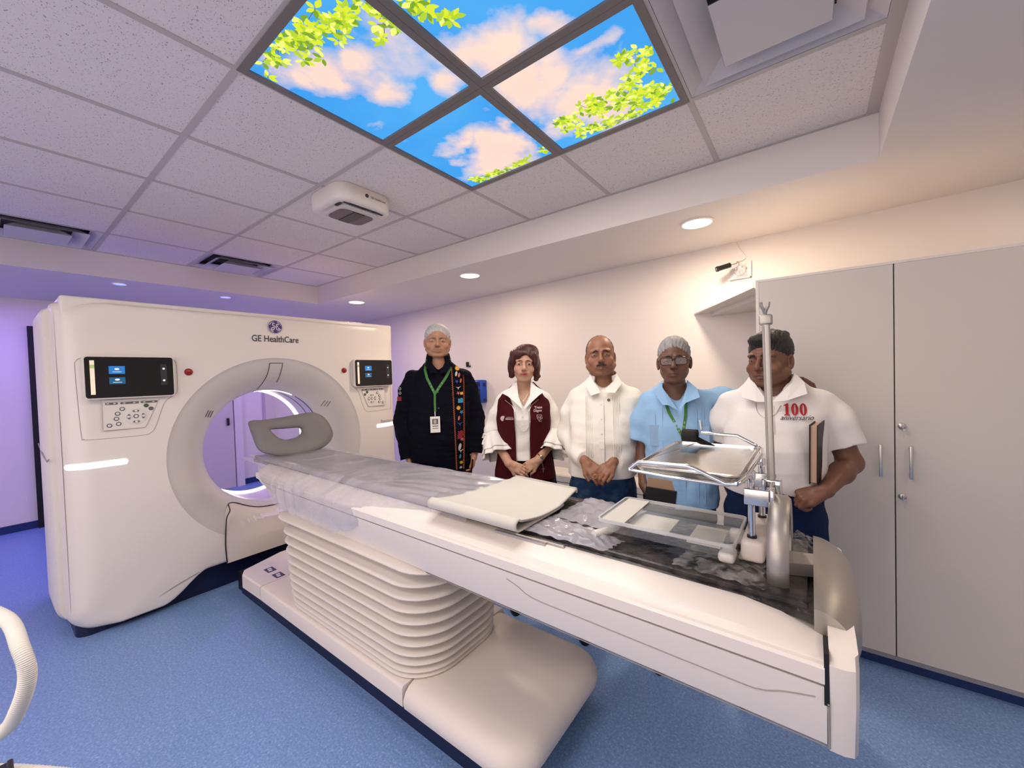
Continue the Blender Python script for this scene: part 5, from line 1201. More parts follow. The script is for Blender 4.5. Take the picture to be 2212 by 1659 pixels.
garment(r1, 'shirt', A, 'shirt_black', .70, [([(-.19, .02, 1.405), (-.225, .02, 1.30), (-.268, .02, 1.10), (-.262, .0, 1.0), (-.236, -.02, .835)], [.060, .068, .064, .062, .052]), ([(.18, .02, 1.405), (.215, .02, 1.30), (.258, .02, 1.09), (.255, -.01, 1.0), (.235, -.045, .845)], [.060, .068, .062, .060, .050])], ((-.003, -.006, 1.55), (-.003, -.03, 1.64), .068, .09), amp=.005, seed=2, extra=lambda f: f.cone((-.003, -.105, 1.42), (-.003, -.05, 1.53), .008, .062, .004, 's'))
neckband(r1, 'shirt_black', (-.003, .010), .074, 1.525, 1.570, gap=34, tilt=.30)
T_ = A['torso']
collar(r1, 'shirt_black', 0, [(-.072, -.03, 1.555), (-.052, -.078, 1.52), (-.010, -.122, 1.430), (-.055, -.126, 1.435), (-.098, -.08, 1.49)], [(.066, -.03, 1.555), (.046, -.078, 1.52), (.006, -.122, 1.430), (.050, -.126, 1.435), (.092, -.08, 1.49)])
g_ = .010
def lan(T_, L, name='lanyard'):
    return strip(r1, name, 'lanyard_green', T_, L, .020, g_, .0015)
def lanyard(root, T_, left, right, vz, vx, m='lanyard_green', tail=None, w=.018):
    mb = MB()
    for side in (left, right):
        P = [side[0]]+[(x, surf_y(T_, x, z, .012), z) for x, z in side[1:]]+[(vx, surf_y(T_, vx, vz, .014), vz)]
        mb.ribbon(P, (0, -1, .1), w, .0015)
    if tail: mb.ribbon([(vx, surf_y(T_, vx, vz, .016), vz+.01)]+[(x, surf_y(T_, x, z, .018), z) for x, z in tail], (0, -1, 0), w*.8, .002)
    o = mb.build('lanyard', m, root, world=False)
    k = MB()
    for side in (left, right):
        for t in (.35, .55, .75):
            a, b = side[-1], (vx, vz); x, z = a[0]+(b[0]-a[0])*t, a[1]+(b[1]-a[1])*t; k.ball((x, surf_y(T_, x, z, .0145), z), (.0035, .001, .007), 6)
    k.build('lanyard_print', 'lanyard_mark', o, world=False)
    return o
ly = lanyard(r1, T_, [(-.082, -.03, 1.535), (-.098, 1.46), (-.085, 1.40)], [(.078, -.03, 1.535), (.078, 1.46), (.045, 1.40)], 1.290, -.034, tail=[(-.036, 1.24), (-.036, 1.17)])
yb_ = surf_y(T_, -.038, 1.08, .022)
MB().tube([(-.036, yb_-.002, 1.172), (-.036, yb_-.004, 1.150), (-.037, yb_-.003, 1.135)], .0035, 8).build('badge_clip', 'chrome', ly, world=False)
bd = MB().rbox(-.071, -.005, yb_-.006, yb_-.001, 1.028, 1.138, .002).build('id_badge', 'badge_white', r1, world=False)
MB().box(-.058, -.018, yb_-.0068, yb_-.006, 1.085, 1.122).box(-.058, -.018, yb_-.0068, yb_-.006, 1.070, 1.076).box(-.058, -.018, yb_-.0068, yb_-.006, 1.056, 1.060).build('badge_print', 'badge_grey', bd, world=False)
MB().box(-.048, -.030, yb_-.0074, yb_-.0068, 1.090, 1.116).build('badge_photo', 'paper_edge', bd, world=False)
# embroidered band with zig-zag borders
for x0, x1, nm in ((.088, .098, 'band_border'), (.174, .148, 'band_border')):
    mb = MB(); L = []
    for k in range(110):
        t = k/109; z = (1.475 if x0 < .1 else 1.425)-(.725 if x0 < .1 else .675)*t; x = x0+(x1-x0)*t+.0055*(1 if k % 2 else -1); L.append((x, surf_y(T_, x, z, .0105), z))
    mb.ribbon(L, (0, -1, 0), .0034, .001)
    L2 = [(p[0]*1.0+.006*(1 if k % 2 else -1)*-1, p[1], p[2]) for k, p in enumerate(L)]; mb.ribbon(L2, (0, -1, 0), .0022, .0012)
    mb.build(nm, 'embroidery_orange', r1, world=False)
mot = [('embroidery_yellow', 'sun', 1.465, .13, .016), ('embroidery_white', 'leaf', 1.425, .12, .014), ('embroidery_pink', 'leaf', 1.415, .14, .013), ('embroidery_blue', 'star', 1.37, .122, .013), ('embroidery_orange', 'leaf', 1.375, .15, .012), ('embroidery_white', 'bird', 1.325, .13, .015),
       ('embroidery_pink', 'star', 1.288, .128, .012), ('embroidery_yellow', 'block', 1.285, .152, .012), ('embroidery_cyan', 'block', 1.235, .142, .020), ('embroidery_yellow', 'sun', 1.185, .125, .013), ('embroidery_cyan', 'star', 1.155, .145, .013), ('embroidery_pink', 'leaf', 1.115, .125, .012),
       ('embroidery_blue', 'bird', 1.075, .132, .018), ('embroidery_red', 'block', 1.01, .132, .020), ('embroidery_red', 'block', .985, .128, .020), ('embroidery_pink', 'star', .965, .142, .012), ('embroidery_white', 'leaf', .915, .125, .018), ('embroidery_white', 'bird', .885, .132, .016), ('embroidery_cyan', 'leaf', .845, .125, .012), ('embroidery_yellow', 'sun', .80, .132, .010), ('embroidery_white', 'star', .765, .128, .010)]
for m_, kind, z, x, r in mot:
    r *= 1.3
    if kind == 'sun': pts = [(r*(1 if k % 2 else .62)*math.cos(k*math.pi/12), r*(1 if k % 2 else .62)*math.sin(k*math.pi/12)) for k in range(24)]
    elif kind == 'star': pts = [(r*(1 if k % 2 else .35)*math.cos(k*math.pi/5+.3), r*(1 if k % 2 else .35)*math.sin(k*math.pi/5+.3)) for k in range(10)]
    elif kind == 'leaf': pts = [(r*.45*math.sin(t)*1.0+.2*r*math.cos(t), r*math.cos(t)) for t in np.linspace(0, 2*math.pi, 15)[:-1]]
    elif kind == 'bird': pts = [(-r, .4*r), (-.3*r, -.1*r), (-.1*r, -.7*r), (.2*r, -.1*r), (r, .5*r), (.2*r, .25*r), (0, .1*r)]
    else: pts = [(-r*.7, -r*.6), (r*.7, -r*.6), (r*.7, r*.5), (r*.3, r*.7), (-r*.3, r*.5), (-r*.7, r*.6)]
    mb = MB(); n2 = len(pts); fr_ = [(x+a, surf_y(T_, x+a, z+b, .0105), z+b) for a, b in pts]; bk_ = [(p[0], p[1]+.004, p[2]) for p in fr_]
    mb.add(fr_+bk_, [tuple(range(n2)), tuple(range(n2, 2*n2))[::-1]]+[(i, (i+1) % n2, (i+1) % n2+n2, i+n2) for i in range(n2)]); mb.build('embroidery', m_, r1, world=False)
bt = [MB().ball((-.012, surf_y(T_, -.012, z, .005), z), (.005, .002, .005), 6).build('button', 'badge_grey', r1, world=False) for z in (1.30, 1.19)]
mb = MB()
for z in (1.33, 1.30): mb.tube([(-.285, -.045, z), (-.275, -.05, z+.01), (-.268, -.052, z), (-.275, -.05, z-.01)], .0022, 6, closed=True)
mb.build('sleeve_print', 'embroidery_white', r1, world=False)
MB().box(-.297, -.268, -.050, -.046, 1.245, 1.275).build('sleeve_patch', 'embroidery_red', r1, world=False)
trousers(r1, A, 'trousers_black', .82)

# ---- 2: woman with the maroon vest
B = dict(base=(-1.40, 2.0, .6107), head=(-.006, -.01, 1.470), hs=.95, hrot=(.0, .03, .04), neck=(-.010, .015, 1.285), nr=.043,
    xr=(-.28, .28), yr=(-.32, .18), skin=(.47, .265, .175), legw=.08,
    torso=[(.76, -.02, 0, .175, .125), (.82, -.02, 0, .172, .122), (.95, -.02, 0, .150, .108), (1.05, -.02, -.005, .148, .110), (1.14, -.02, -.012, .152, .118), (1.21, -.018, -.005, .150, .105), (1.255, -.015, .005, .145, .085), (1.285, -.013, .012, .126, .072), (1.31, -.012, .015, .098, .060), (1.335, -.011, .016, .070, .052), (1.358, -.011, .016, .052, .046)],
    arms=[dict(s=(-.150, .02, 1.24), e=(-.205, .03, 1.02), w=(-.110, -.150, .893), k=.86, r=.036, hand=(((.86, -.12, -.46), (.25, .75, -.5), -1), dict(s=.86, curl=(.22, .35, .3)))),
          dict(s=(.122, .02, 1.24), e=(.175, .03, 1.02), w=(.060, -.130, .905), k=.86, r=.036, hand=(((-.86, -.10, -.52), (-.2, .8, -.4), 1), dict(s=.86, curl=(.35, .5, .4))))],
    face=dict(jaw=.90, cheek=1.05, smile=.003, mouth=.023, lip=(.30, .02, .03), lipw=.9, fold=0, open=.0044, brow=.0020), browmat='hair_brown',
    label='woman with short auburn hair, maroon vest over a white blouse with flared cuffs')
r2, H, s, rot = person(B); TW = B['torso']
hair(r2, H, s, rot, 'hair_auburn', [((0, .020, .040), (.086, .098, .086), .01), ((-.070, .012, .0), (.036, .060, .060), .02), ((.070, .012, .0), (.036, .060, .060), .02), ((-.076, .015, -.045), (.026, .045, .040), .02), ((.076, .015, -.045), (.026, .045, .042), .02), ((.038, .0, .092), (.042, .05, .030), .025), ((-.040, -.040, .066), (.050, .035, .034), .025), ((.055, -.02, .070), (.035, .04, .035), .025), ((0, .06, -.03), (.075, .05, .07), .02), ((.088, .0, -.078), (.020, .02, .015), .012), ((.078, .0, -.098), (.016, .018, .014), .01), ((-.080, .01, -.080), (.018, .02, .014), .012), ((-.038, -.070, .062), (.040, .020, .026), .02), ((.055, -.062, .055), (.022, .024, .030), .02), ((.070, -.04, .02), (.020, .04, .045), .015), ((-.070, -.04, .03), (.020, .04, .045), .015)],
     amp=.0004, seed=4, cuts=[((.010, -.108, -.034), (.057, .085, .096), .006), ((0, -.07, -.07), (.056, .075, .07), .006)])
def white_blouse(f): f.cone((-.015, -.108, 1.205), (-.012, -.045, 1.34), .010, .064, .004, 's')
garment(r2, 'blouse', B, 'shirt_white', .895, [([(-.135, .02, 1.245), (-.170, .025, 1.16), (-.205, .025, 1.06), (-.205, .0, 1.01)], [.044, .052, .050, .050]), ([(.108, .02, 1.245), (.145, .025, 1.16), (.175, .025, 1.06), (.175, .0, 1.01)], [.044, .052, .050, .050])], ((-.011, -.012, 1.335), (-.011, -.05, 1.43), .047, .085), grow=.004, amp=.004, seed=3, extra=white_blouse)
# flared double cuffs
def flare(root, a, b, r0, r1_, m, seed, nm='cuff'):
    a, b = Vector(a), Vector(b); t = (b-a).normalized(); u = t.orthogonal().normalized(); v = t.cross(u); rr = random.Random(seed); ph = rr.random()*6
    for (e, k) in ((1.0, 1.0), (.80, 1.07)):
        rows = []
        for i in range(14):
            q = i/13*e; R_2 = (r0+(r1_-r0)*(q**.8))*k; row = []
            for j in range(73):
                th = 2*math.pi*j/72; w2 = 1+.13*q*math.sin(7*th+ph)+.06*q*math.sin(11*th+2); p = a+t*((b-a).length*q)+(u*math.cos(th)+v*math.sin(th))*R_2*w2; row.append(p[:])
            rows.append(row)
        o = MB().loft(rows, closed=False, cap=False).build(nm, m, root, smooth=True, world=False, auto=180); sm2 = o.modifiers.new('cloth', 'SOLIDIFY'); sm2.thickness = .002
flare(r2, (-.207, .0, 1.045), (-.178, -.075, .925), .050, .088, 'shirt_white', 1)
flare(r2, (.177, .0, 1.045), (.140, -.075, .930), .050, .092, 'shirt_white', 5)
MB().tube([(-.245, -.04, 1.045), (-.262, -.055, 1.052), (-.270, -.05, 1.035), (-.245, -.045, 1.040), (-.225, -.055, 1.05), (-.215, -.062, 1.035), (-.243, -.048, 1.038)], .008, 8).ribbon([(-.245, -.05, 1.04), (-.262, -.055, 1.01), (-.268, -.055, .99)], (0, -1, 0), .018, .003).ribbon([(-.245, -.05, 1.04), (-.225, -.062, 1.01), (-.215, -.07, .985)], (0, -1, 0), .018, .003).build('cuff_bow', 'shirt_white', r2, smooth=True, world=False)
# vest: its own shell, open in front
def vest_extra(f):
    for sx in (-.168, .138): f.cone((sx, .02, 1.235), (sx*1.10-.002, .02, 1.10), .040, .030, .006, 's')
    I, x, y, z = f.sl((-.3, -.3, .7), (.3, 0, 1.33), 0)
    hw = np.interp(z, [.76, .90, 1.10, 1.22, 1.30, 1.36], [.034, .036, .046, .050, .085, .12]); cxx = -.026
    d = np.abs(x-cxx)-hw+0*y; A_ = f.F[I]; f.F[I] = np.where(y < .0, np.maximum(A_, -d), A_)
garment(r2, 'vest', B, 'vest_maroon', .775, [], ((-.011, -.012, 1.312), (-.011, -.05, 1.42), .070, .11), grow=.013, amp=.0015, seed=6, extra=vest_extra)
collar(r2, 'shirt_white', 0, [(-.056, -.02, 1.368), (-.066, -.065, 1.345), (-.150, -.095, 1.298), (-.105, -.120, 1.285), (-.022, -.138, 1.200), (-.044, -.10, 1.285)], [(.034, -.02, 1.368), (.044, -.065, 1.345), (.112, -.095, 1.298), (.075, -.120, 1.285), (-.014, -.138, 1.200), (.022, -.10, 1.285)])
mb = MB()
for x_ in (-.062, -.060): pass
for sx, xx in ((-1, -.066), (1, .014)):
    mb.tube([(xx+(-.0 if sx < 0 else 0), surf_y(TW, xx, z, .016), z) for z in np.linspace(1.19, .79, 12)], .0018, 6)
    mb.tube([(xx, surf_y(TW, xx, 1.19, .016), 1.19), (xx+sx*.018, surf_y(TW, xx+sx*.018, 1.225, .016), 1.225), (xx+sx*.060, surf_y(TW, xx+sx*.06, 1.255, .014), 1.255)], .0018, 6)
mb.build('zip', 'metal_brushed', r2, world=False)
o = MB().ball((-.139, surf_y(TW, -.139, 1.150, .014), 1.150), (.016, .0012, .016), 12).build('chest_emblem', 'print_pale', r2, world=False)
chest_text(r2, 'chest_lettering', 'MEXICO', .013, 'print_pale', TW, -.100, 1.148, .0165, bold=.0003); chest_text(r2, 'chest_lettering', 'GOBIERNO DE', .006, 'print_pale', TW, -.100, 1.158, .0165)
chest_text(r2, 'chest_lettering', 'Trato', .020, 'print_pale', TW, .070, 1.210, .0165, bold=.0006); chest_text(r2, 'chest_lettering', 'Digno', .020, 'print_pale', TW, .066, 1.192, .0165, bold=.0006)
mb = MB()
def onc(T_, x, z, g=.0165): return (x, surf_y(T_, x, z, g), z)
mb.ribbon([onc(TW, a, b) for a, b in ((.060, 1.168), (.088, 1.166), (.090, 1.146), (.070, 1.136), (.062, 1.148), (.060, 1.168))], (0, -1, 0), .003, .001).ribbon([onc(TW, a, b) for a, b in ((.070, 1.160), (.070, 1.150), (.080, 1.148), (.080, 1.160))], (0, -1, 0), .004, .001)
mb.build('vest_badge', 'print_pale', r2, world=False); chest_text(r2, 'chest_lettering', 'IMSS', .009, 'print_pale', TW, .078, 1.130, .0165)
# necklaces
mb = MB()
for k, t in enumerate(np.linspace(-1, 1, 26)):
    x = -.020+.040*t; z = 1.075+.055*t*t; mb.ball((x, surf_y(TW, x, z, .010), z), .0028, 6)
mb.build('bead_necklace', 'button_white', r2, world=False)
MB().tube([(-.045, -.045, 1.290), (-.030, -.075, 1.262), (-.018, -.092, 1.250), (-.004, -.075, 1.262), (.012, -.045, 1.290)], .0008, 6).ball((-.018, -.095, 1.248), .0042, 8).build('pendant', 'button_white', r2, world=False)
for z in (1.16, 1.11, 1.04, .98): MB().ball((-.024, surf_y(TW, -.024, z, .006), z), (.0035, .0015, .0035), 6).build('button', 'button_white', r2, world=False)
wc = Vector((.078, -.118, .922))
MB().tube([wc+Vector((.022*math.cos(t)*.75, .024*math.sin(t), -.022*math.cos(t)*.6)) for t in np.linspace(0, 2*math.pi, 26)[:-1]], .0050, 8, closed=True).ball(wc+Vector((.0, -.024, .0)), (.013, .006, .013), 10).build('watch', 'gold', r2, smooth=True, world=False)
MB().ball(wc+Vector((.0, -.0285, .0)), (.009, .0025, .009), 10).build('watch_face', 'badge_grey', r2, smooth=True, world=False)
MB().tube([(.078, -.125, .900), (.085, -.128, .876), (.088, -.128, .850)], .001, 6).ribbon([(.088, -.130, .862), (.088, -.130, .832)], (0, -1, 0), .003, .002).ribbon([(.078, -.130, .852), (.098, -.130, .852)], (0, -1, 0), .003, .002).build('cross_charm', 'chrome', r2, world=False)
for sx in (-.090, .078): MB().ball((sx, -.02, 1.425), .004, 6).build('earring', 'button_white', r2, world=False)
trousers(r2, B, 'trousers_black', .93)

# ---- 3: man with the moustache, pleated white shirt
Cc = dict(base=(-.912, 2.0, .4278), head=(.006, -.01, 1.492), hs=.98, hrot=(.02, -.04, -.04), neck=(.020, .02, 1.32), nr=.062,
    xr=(-.26, .28), yr=(-.34, .20), skin=(.27, .12, .066), legw=.09,
    torso=[(.84, .0, -.02, .170, .150), (.95, .0, -.025, .172, .165), (1.05, .005, -.03, .172, .165), (1.15, .010, -.015, .170, .150), (1.22, .015, .0, .172, .130), (1.27, .020, .01, .170, .108), (1.305, .020, .018, .152, .088), (1.335, .020, .02, .122, .074), (1.36, .020, .02, .092, .066), (1.385, .020, .02, .068, .058)],
    arms=[dict(s=(-.135, .02, 1.26), e=(-.172, .03, 1.05), w=(-.085, -.175, .965), hand=(((.60, -.52, -.55), (.3, .55, -.75), -1), dict(s=.95, curl=(.35, .5, .4)))),
          dict(s=(.178, .02, 1.26), e=(.190, .03, 1.05), w=(.055, -.175, .960), hand=(((-.62, -.52, -.50), (-.2, .5, -.8), 1), dict(s=.98, curl=(.5, .7, .5), thumb=(.5, .5))))],
    face=dict(jaw=1.30, cheek=1.15, smile=-.004, mouth=.024, lip=(.20, .07, .05), lipw=.4, open=.0029, brow=.0046, stubble=.12), browmat='hair_brown',
    label='balding man with a dark moustache, long-sleeved white pleated shirt and jeans')
r3, H, s, rot = person(Cc); T3 = Cc['torso']
hair(r3, H, s, rot, 'hair_brown', [((0, .022, .030), (.0765, .090, .0855), .01)], amp=.0006, cuts=[((0, -.090, .045), (.064, .110, .105), .006), ((0, -.10, -.03), (.088, .085, .09), .006), ((0, -.02, -.125), (.12, .10, .09), .006)])
MB().tube([H((x, -.0965-.0*abs(x)+abs(x)*.35, -.0515-abs(x)*.22)) for x in np.linspace(-.026, .026, 11)], [s*v for v in (.0022, .0045, .006, .0068, .0066, .0058, .0066, .0068, .006, .0045, .0022)], 8).build('moustache', 'hair_brown', r3, smooth=True, world=False)
garment(r3, 'shirt', Cc, 'linen_cream', .865, [([(-.12, .02, 1.265), (-.160, .025, 1.17), (-.180, .03, 1.055), (-.135, -.08, 1.00), (-.085, -.165, .972)], [.050, .055, .050, .044, .036]), ([(.16, .02, 1.265), (.188, .025, 1.17), (.200, .03, 1.055), (.140, -.08, 1.00), (.070, -.155, .972)], [.050, .056, .054, .044, .036])], ((.020, -.004, 1.38), (.018, -.03, 1.47), .060, .08), grow=.004, amp=.005, seed=8, extra=lambda f: f.cone((.010, -.10, 1.30), (.018, -.045, 1.385), .008, .060, .004, 's'))
neckband(r3, 'linen_cream', (.020, .008), .068, 1.360, 1.400, gap=36, tilt=.30)
collar(r3, 'linen_cream', 0, [(-.048, -.03, 1.395), (-.032, -.075, 1.360), (.004, -.118, 1.300), (-.045, -.122, 1.286), (-.074, -.075, 1.335)], [(.088, -.03, 1.395), (.072, -.075, 1.360), (.014, -.118, 1.300), (.074, -.122, 1.298), (.112, -.075, 1.345)])
for sx, x0 in ((-1, -.060), (1, .075)):
    for k in range(5):
        x = x0+(k-2)*.0075; strip(r3, 'pleat', 'linen_cream', T3, [(x+sx*.0*z, z) for z in np.linspace(1.285, .985, 14)], .0035, .005, .0025)
strip(r3, 'placket', 'linen_cream', T3, [(.004-.004*t, 1.29-.42*t) for t in np.linspace(0, 1, 14)], .026, .006, .002)
for z in (1.24, 1.17, 1.10, 1.03, .96): MB().ball((.003, surf_y(T3, .003, z, .010), z), (.0045, .0015, .0045), 6).build('button', 'button_white', r3, world=False)
MB().ball((.042, surf_y(T3, .042, 1.262, .008), 1.262), (.0075, .002, .0075), 10).build('lapel_pin', 'badge_grey', r3, world=False)
MB().tube([(-.032+.0095*math.cos(t), -.238, .900+.0095*math.sin(t)) for t in np.linspace(0, 6.28, 16)[:-1]], .0015, 6, closed=True).build('ring', 'gold', r3, world=False)
trousers(r3, Cc, 'denim', .92)

# ---- 4: grey haired man in glasses, light blue shirt, arm over his neighbour
D = dict(base=(-.522, 2.0, .2553), head=(-.004, -.01, 1.450), hs=.96, hrot=(-.02, .0, -.01), neck=(-.005, .02, 1.275), nr=.047,
    xr=(-.24, .56), yr=(-.24, .22), skin=(.135, .062, .037), legw=.08,
    torso=[(.76, .015, 0, .155, .115), (.85, .015, 0, .155, .118), (.95, .015, -.005, .150, .118), (1.05, .012, -.005, .150, .115), (1.15, .008, 0, .152, .110), (1.22, .002, .008, .150, .095), (1.26, -.002, .015, .142, .080), (1.29, -.004, .02, .120, .068), (1.32, -.004, .02, .088, .058), (1.345, -.004, .02, .062, .050)],
    arms=[dict(s=(-.135, .02, 1.235), e=(-.160, .02, 1.00), w=(-.150, -.05, .855), k=.85, r=.036, hand=(((.30, -.30, -.80), (.9, .1, .3), 1), dict(s=.92, curl=(.45, .5, .4), thumb=(.3, .4)))),
          dict(s=(.135, .02, 1.255), e=(.335, .115, 1.255), w=(.455, .055, 1.355), k=.9, r=.038, hand=(((.75, -.45, -.12), (.05, -.25, -.95), 1), dict(s=.92, curl=(.45, .5, .4), thumb=(.5, .3))))],
    face=dict(jaw=.95, cheek=.95, smile=-.001, mouth=.024, lip=(.14, .055, .045), lipw=.5, open=.0029, brow=.0038), browmat='hair_brown',
    label='grey-haired man in glasses and a light blue short-sleeved shirt, arm round his neighbour')
r4, H, s, rot = person(D); T4 = D['torso']
hair(r4, H, s, rot, 'hair_grey', [((0, .020, .038), (.0775, .094, .089), .01)], amp=.0009, seed=9, cuts=[((0, -.115, -.012), (.085, .075, .090), .006), ((0, -.03, -.13), (.12, .10, .10), .006), ((0, -.05, -.06), (.10, .065, .075), .005)])
garment(r4, 'shirt', D, 'shirt_blue', .765, [([(-.120, .02, 1.245), (-.150, .02, 1.16), (-.168, .018, 1.065)], [.050, .056, .054]), ([(.11, .02, 1.262), (.20, .055, 1.262), (.265, .085, 1.258)], [.050, .052, .052])], ((-.004, -.004, 1.33), (-.004, -.03, 1.42), .052, .075), grow=.004, amp=.005, seed=10, extra=lambda f: f.cone((.012, -.100, 1.215), (.0, -.04, 1.345), .010, .062, .004, 's'))
collar(r4, 'shirt_blue', 0, [(-.058, -.02, 1.355), (-.056, -.065, 1.330), (.010, -.118, 1.215), (-.030, -.124, 1.250), (-.056, -.118, 1.246), (-.095, -.07, 1.295)], [(.050, -.02, 1.355), (.048, -.065, 1.330), (.014, -.118, 1.215), (.040, -.122, 1.262), (.100, -.108, 1.280), (.092, -.06, 1.315)])
lanyard(r4, T4, [(-.052, -.06, 1.30), (-.045, 1.255), (-.030, 1.21)], [(.046, -.06, 1.29), (.042, 1.235), (.040, 1.20)], 1.105, .026, tail=[(.026, 1.06)], w=.012)
for x0, x1 in ((-.115, -.035), (.065, .135)):
    strip(r4, 'chest_pocket', 'shirt_blue_dark', T4, [((x0+x1)/2, 1.150), ((x0+x1)/2, 1.055)], x1-x0, .0065, .002)
    for t in (.3, .7): strip(r4, 'pleat', 'shirt_blue', T4, [(x0+(x1-x0)*t, z) for z in np.linspace(1.23, .80, 12)], .0030, .007, .0025)
MB().tube([(.098, surf_y(T4, .098, 1.16, .012), 1.178), (.103, surf_y(T4, .103, 1.13, .012), 1.135)], .0035, 8).build('pen', 'button_white', r4, world=False)
strip(r4, 'placket', 'shirt_blue', T4, [(.024, z) for z in np.linspace(1.19, .775, 12)], .024, .006, .002)
gl = MB()
for q in (-1, 1):
    c = H((q*.032, -.098, -.004)); gl.tube([c+s*(rot@V(a, 0, b)) for a, b in rrect(-.027, .027, -.018, .018, .012, 5)], .0024, 8, closed=True); gl.tube([H((q*.059, -.096, .004)), H((q*.073, -.05, .004)), H((q*.077, .01, .002))], .0020, 6)
gl.tube([H((-.006, -.100, .004)), H((0, -.103, .006)), H((.006, -.100, .004))], .0022, 6)
go = gl.build('glasses', 'frame_brown', r4, smooth=True, world=False)
for q in (-1, 1):
    c = H((q*.032, -.098, -.004)); MB().add([tuple(c+s*(rot@V(a, 0, b))) for a, b in rrect(-.026, .026, -.017, .017, .012, 5)], [tuple(range(24))]).build('lens', 'lens_glass', go, world=False)
trousers(r4, D, 'trousers_black', .84)

# ---- 5: man in the white polo with the printed 100
E5 = dict(base=(-.137, 2.0, .0684), head=(-.004, -.01, 1.436), hs=1.0, hrot=(-.42, .02, -.02), neck=(.008, .02, 1.275), nr=.058,
    xr=(-.24, .34), yr=(-.32, .20), skin=(.165, .072, .042), legw=.095,
    torso=[(.80, .010, 0, .176, .145), (.90, .005, -.01, .180, .160), (1.0, .0, -.02, .180, .172), (1.08, .0, -.02, .178, .168), (1.16, .008, -.005, .180, .150), (1.22, .018, .005, .182, .125), (1.26, .018, .012, .176, .102), (1.295, .014, .018, .152, .088), (1.32, .012, .02, .126, .078), (1.345, .010, .02, .098, .068), (1.37, .008, .02, .074, .060)],
    arms=[dict(s=(-.160, .02, 1.235), e=(-.205, .06, 1.05), w=(-.160, .06, .86), k=1.1, hand=(((.2, .1, -1), (1, 0, .2), 1), dict(s=1.0))),
          dict(s=(.195, .02, 1.235), e=(.258, .02, 1.02), w=(.165, -.165, .945), k=1.15, r=.050, hand=(((-.88, -.30, -.25), (-.1, .35, -.9), 1), dict(s=1.02, curl=(1.0, 1.3, .9), thumb=(.4, .8))))],
    face=dict(jaw=1.30, cheek=1.15, smile=-.003, mouth=.022, lip=(.15, .055, .045), lipw=.5, open=.0031, brow=.0050, gaze=.25, stubble=.10), browmat='hair_black',
    label='dark-haired man in a white polo marked 100 holding a black folder, behind the drip pole')
r5, H, s, rot = person(E5); T5 = E5['torso']
hair(r5, H, s, rot, 'hair_black', [((0, .020, .042), (.0790, .096, .088), .01), ((0, -.05, .085), (.055, .035, .03), .02), ((.03, .07, .10), (.02, .03, .02), .01)], amp=.0009, seed=12, cuts=[((0, -.122, -.022), (.082, .078, .090), .006), ((0, -.02, -.125), (.12, .10, .095), .006), ((0, -.06, -.05), (.10, .070, .075), .005)])
garment(r5, 'polo_shirt', E5, 'polo_white', .885, [([(-.145, .02, 1.245), (-.180, .03, 1.16), (-.205, .05, 1.08)], [.056, .062, .060]), ([(.165, .02, 1.25), (.208, .02, 1.18), (.240, .015, 1.085)], [.058, .066, .066])], ((.008, -.004, 1.35), (.006, -.03, 1.44), .064, .085), grow=.004, amp=.0045, seed=14, extra=lambda f: f.cone((-.002, -.102, 1.262), (.006, -.04, 1.36), .008, .062, .004, 's'))
collar(r5, 'polo_white', 0, [(-.068, -.015, 1.375), (-.058, -.070, 1.348), (-.010, -.128, 1.262), (-.048, -.134, 1.270), (-.102, -.104, 1.284), (-.100, -.05, 1.325)], [(.082, -.015, 1.378), (.072, -.070, 1.350), (.002, -.128, 1.262), (.052, -.134, 1.276), (.118, -.104, 1.298), (.112, -.05, 1.335)])
strip(r5, 'placket', 'polo_white', T5, [(-.003, z) for z in np.linspace(1.25, 1.15, 8)], .026, .006, .002)
def digit(x0, z0, kind):
    w2, h2 = .0115, .0225; mb = MB(); n = 28
    if kind == 0:
        o_ = [(w2*math.cos(t), h2*math.sin(t)) for t in np.linspace(0, 2*math.pi, n+1)[:-1]]; i_ = [(w2*.26*math.cos(t), h2*.80*math.sin(t)) for t in np.linspace(0, 2*math.pi, n+1)[:-1]]
        P3 = lambda p, g: (x0+p[0], surf_y(T5, x0+p[0], z0+p[1], g), z0+p[1])
        mb.add([P3(p, .008) for p in o_]+[P3(p, .008) for p in i_], [(k, (k+1) % n, n+(k+1) % n, n+k) for k in range(n)])
    else:
        po = [(-.009, -h2), (.009, -h2), (.009, -h2+.003), (.0052, -h2+.0045), (.0052, h2), (.001, h2), (-.010, h2-.007), (-.010, h2-.010), (-.0045, h2-.009), (-.0045, -h2+.0045), (-.009, -h2+.003)]
        mb.add([(x0+p[0], surf_y(T5, x0+p[0], z0+p[1], .008), z0+p[1]) for p in po], [(0, 1, 2, 3, 9, 10), (3, 4, 5, 8, 9), (5, 6, 7, 8)])
    return mb
for k_, x_ in ((1, .052), (0, .0775), (0, .1045)): digit(x_, 1.238, k_).build('chest_number', 'print_red', r5, world=False)
chest_text(r5, 'chest_lettering', 'aniversario', .026, 'text_grey', T5, .082, 1.207, .008, sx=.92, shear=.45)
mb = MB(); ch = [(-.052, 1.262), (-.050, 1.235), (-.038, 1.215), (-.018, 1.205), (.002, 1.210), (.020, 1.228), (.034, 1.252)]
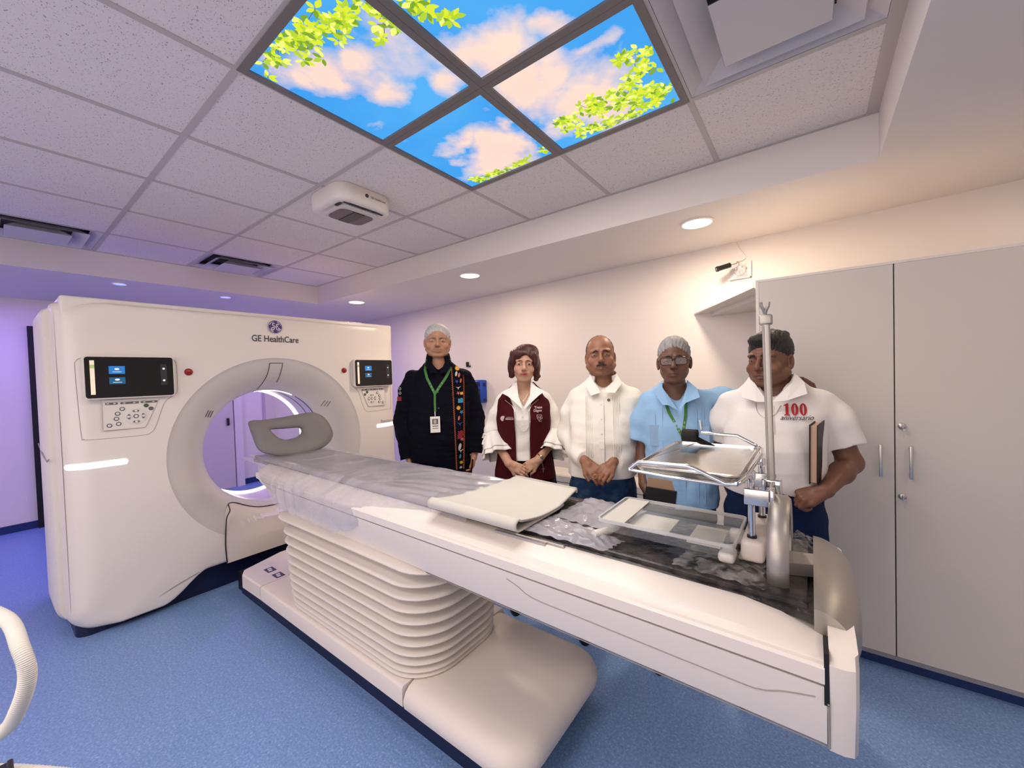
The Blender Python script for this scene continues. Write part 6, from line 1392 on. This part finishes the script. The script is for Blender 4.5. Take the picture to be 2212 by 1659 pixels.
mb.tube([(x, surf_y(T5, x, z, .009), z) for x, z in crv(ch, 4)], .0016, 6).build('neck_chain', 'metal_brushed', r5, world=False)
trousers(r5, E5, 'denim_dark', .95)

# ---- held things (stand alone)
def held(root, mb, name, m, lab, cat, **k):
    me_o = mb.build(name, m, None, world=False, **k); me_o.matrix_world = root.matrix_world.copy() if False else Matrix.Translation(root.location) @ Matrix.Rotation(root.rotation_euler[2], 4, 'Z'); tag(me_o, lab, cat); return me_o
bk5 = Matrix.Translation((.150, -.105, 1.083)) @ Matrix.Rotation(.10, 4, 'X') @ Matrix.Rotation(1.31, 4, 'Z') @ Matrix.Rotation(.03, 4, 'Y')
def placed(root, M_, parts, name, lab, cat):
    e = empty(name, (0, 0, 0)); e.matrix_world = Matrix.Translation(root.location) @ Matrix.Rotation(root.rotation_euler[2], 4, 'Z') @ M_; tag(e, lab, cat)
    for nm, mb, m_ in parts: mb.build(nm, m_, e, world=False)
    return e
placed(r5, bk5, [('cover', MB().rbox(-.085, .085, -.013, -.010, -.112, .112, .001).rbox(-.085, .085, .010, .013, -.112, .112, .001).rbox(.083, .087, -.013, .013, -.112, .112, .001), 'book_leather'), ('pages', MB().box(-.078, .082, -.0095, .0095, -.106, .106), 'paper_edge')], 'black_folder', 'black leather folder held upright under the arm of the man in the polo', 'folder')
bk4 = Matrix.Translation((-.060, -.120, .842)) @ Matrix.Rotation(.12, 4, 'Y') @ Matrix.Rotation(.10, 4, 'Z')
placed(r4, bk4, [('board', MB().rbox(-.075, .072, -.004, .002, -.050, .062, .002), 'kraft_board'), ('paper', MB().box(-.072, .078, .003, .008, -.052, .060), 'badge_white'), ('pouch', MB().rbox(-.080, .055, -.012, -.005, -.062, .018, .006), 'book_leather')], 'notebook', 'brown board and white papers held low by the man in the light blue shirt', 'notebook')
ph = Matrix.Translation((.205, -.085, .745)) @ Matrix.Rotation(.15, 4, 'Y')
placed(r1, ph, [('case', MB().rbox(-.006, .006, -.03, .035, -.065, .065, .004), 'vest_maroon')], 'phone', 'dark red phone case held low by the man in the dark jacket', 'phone')
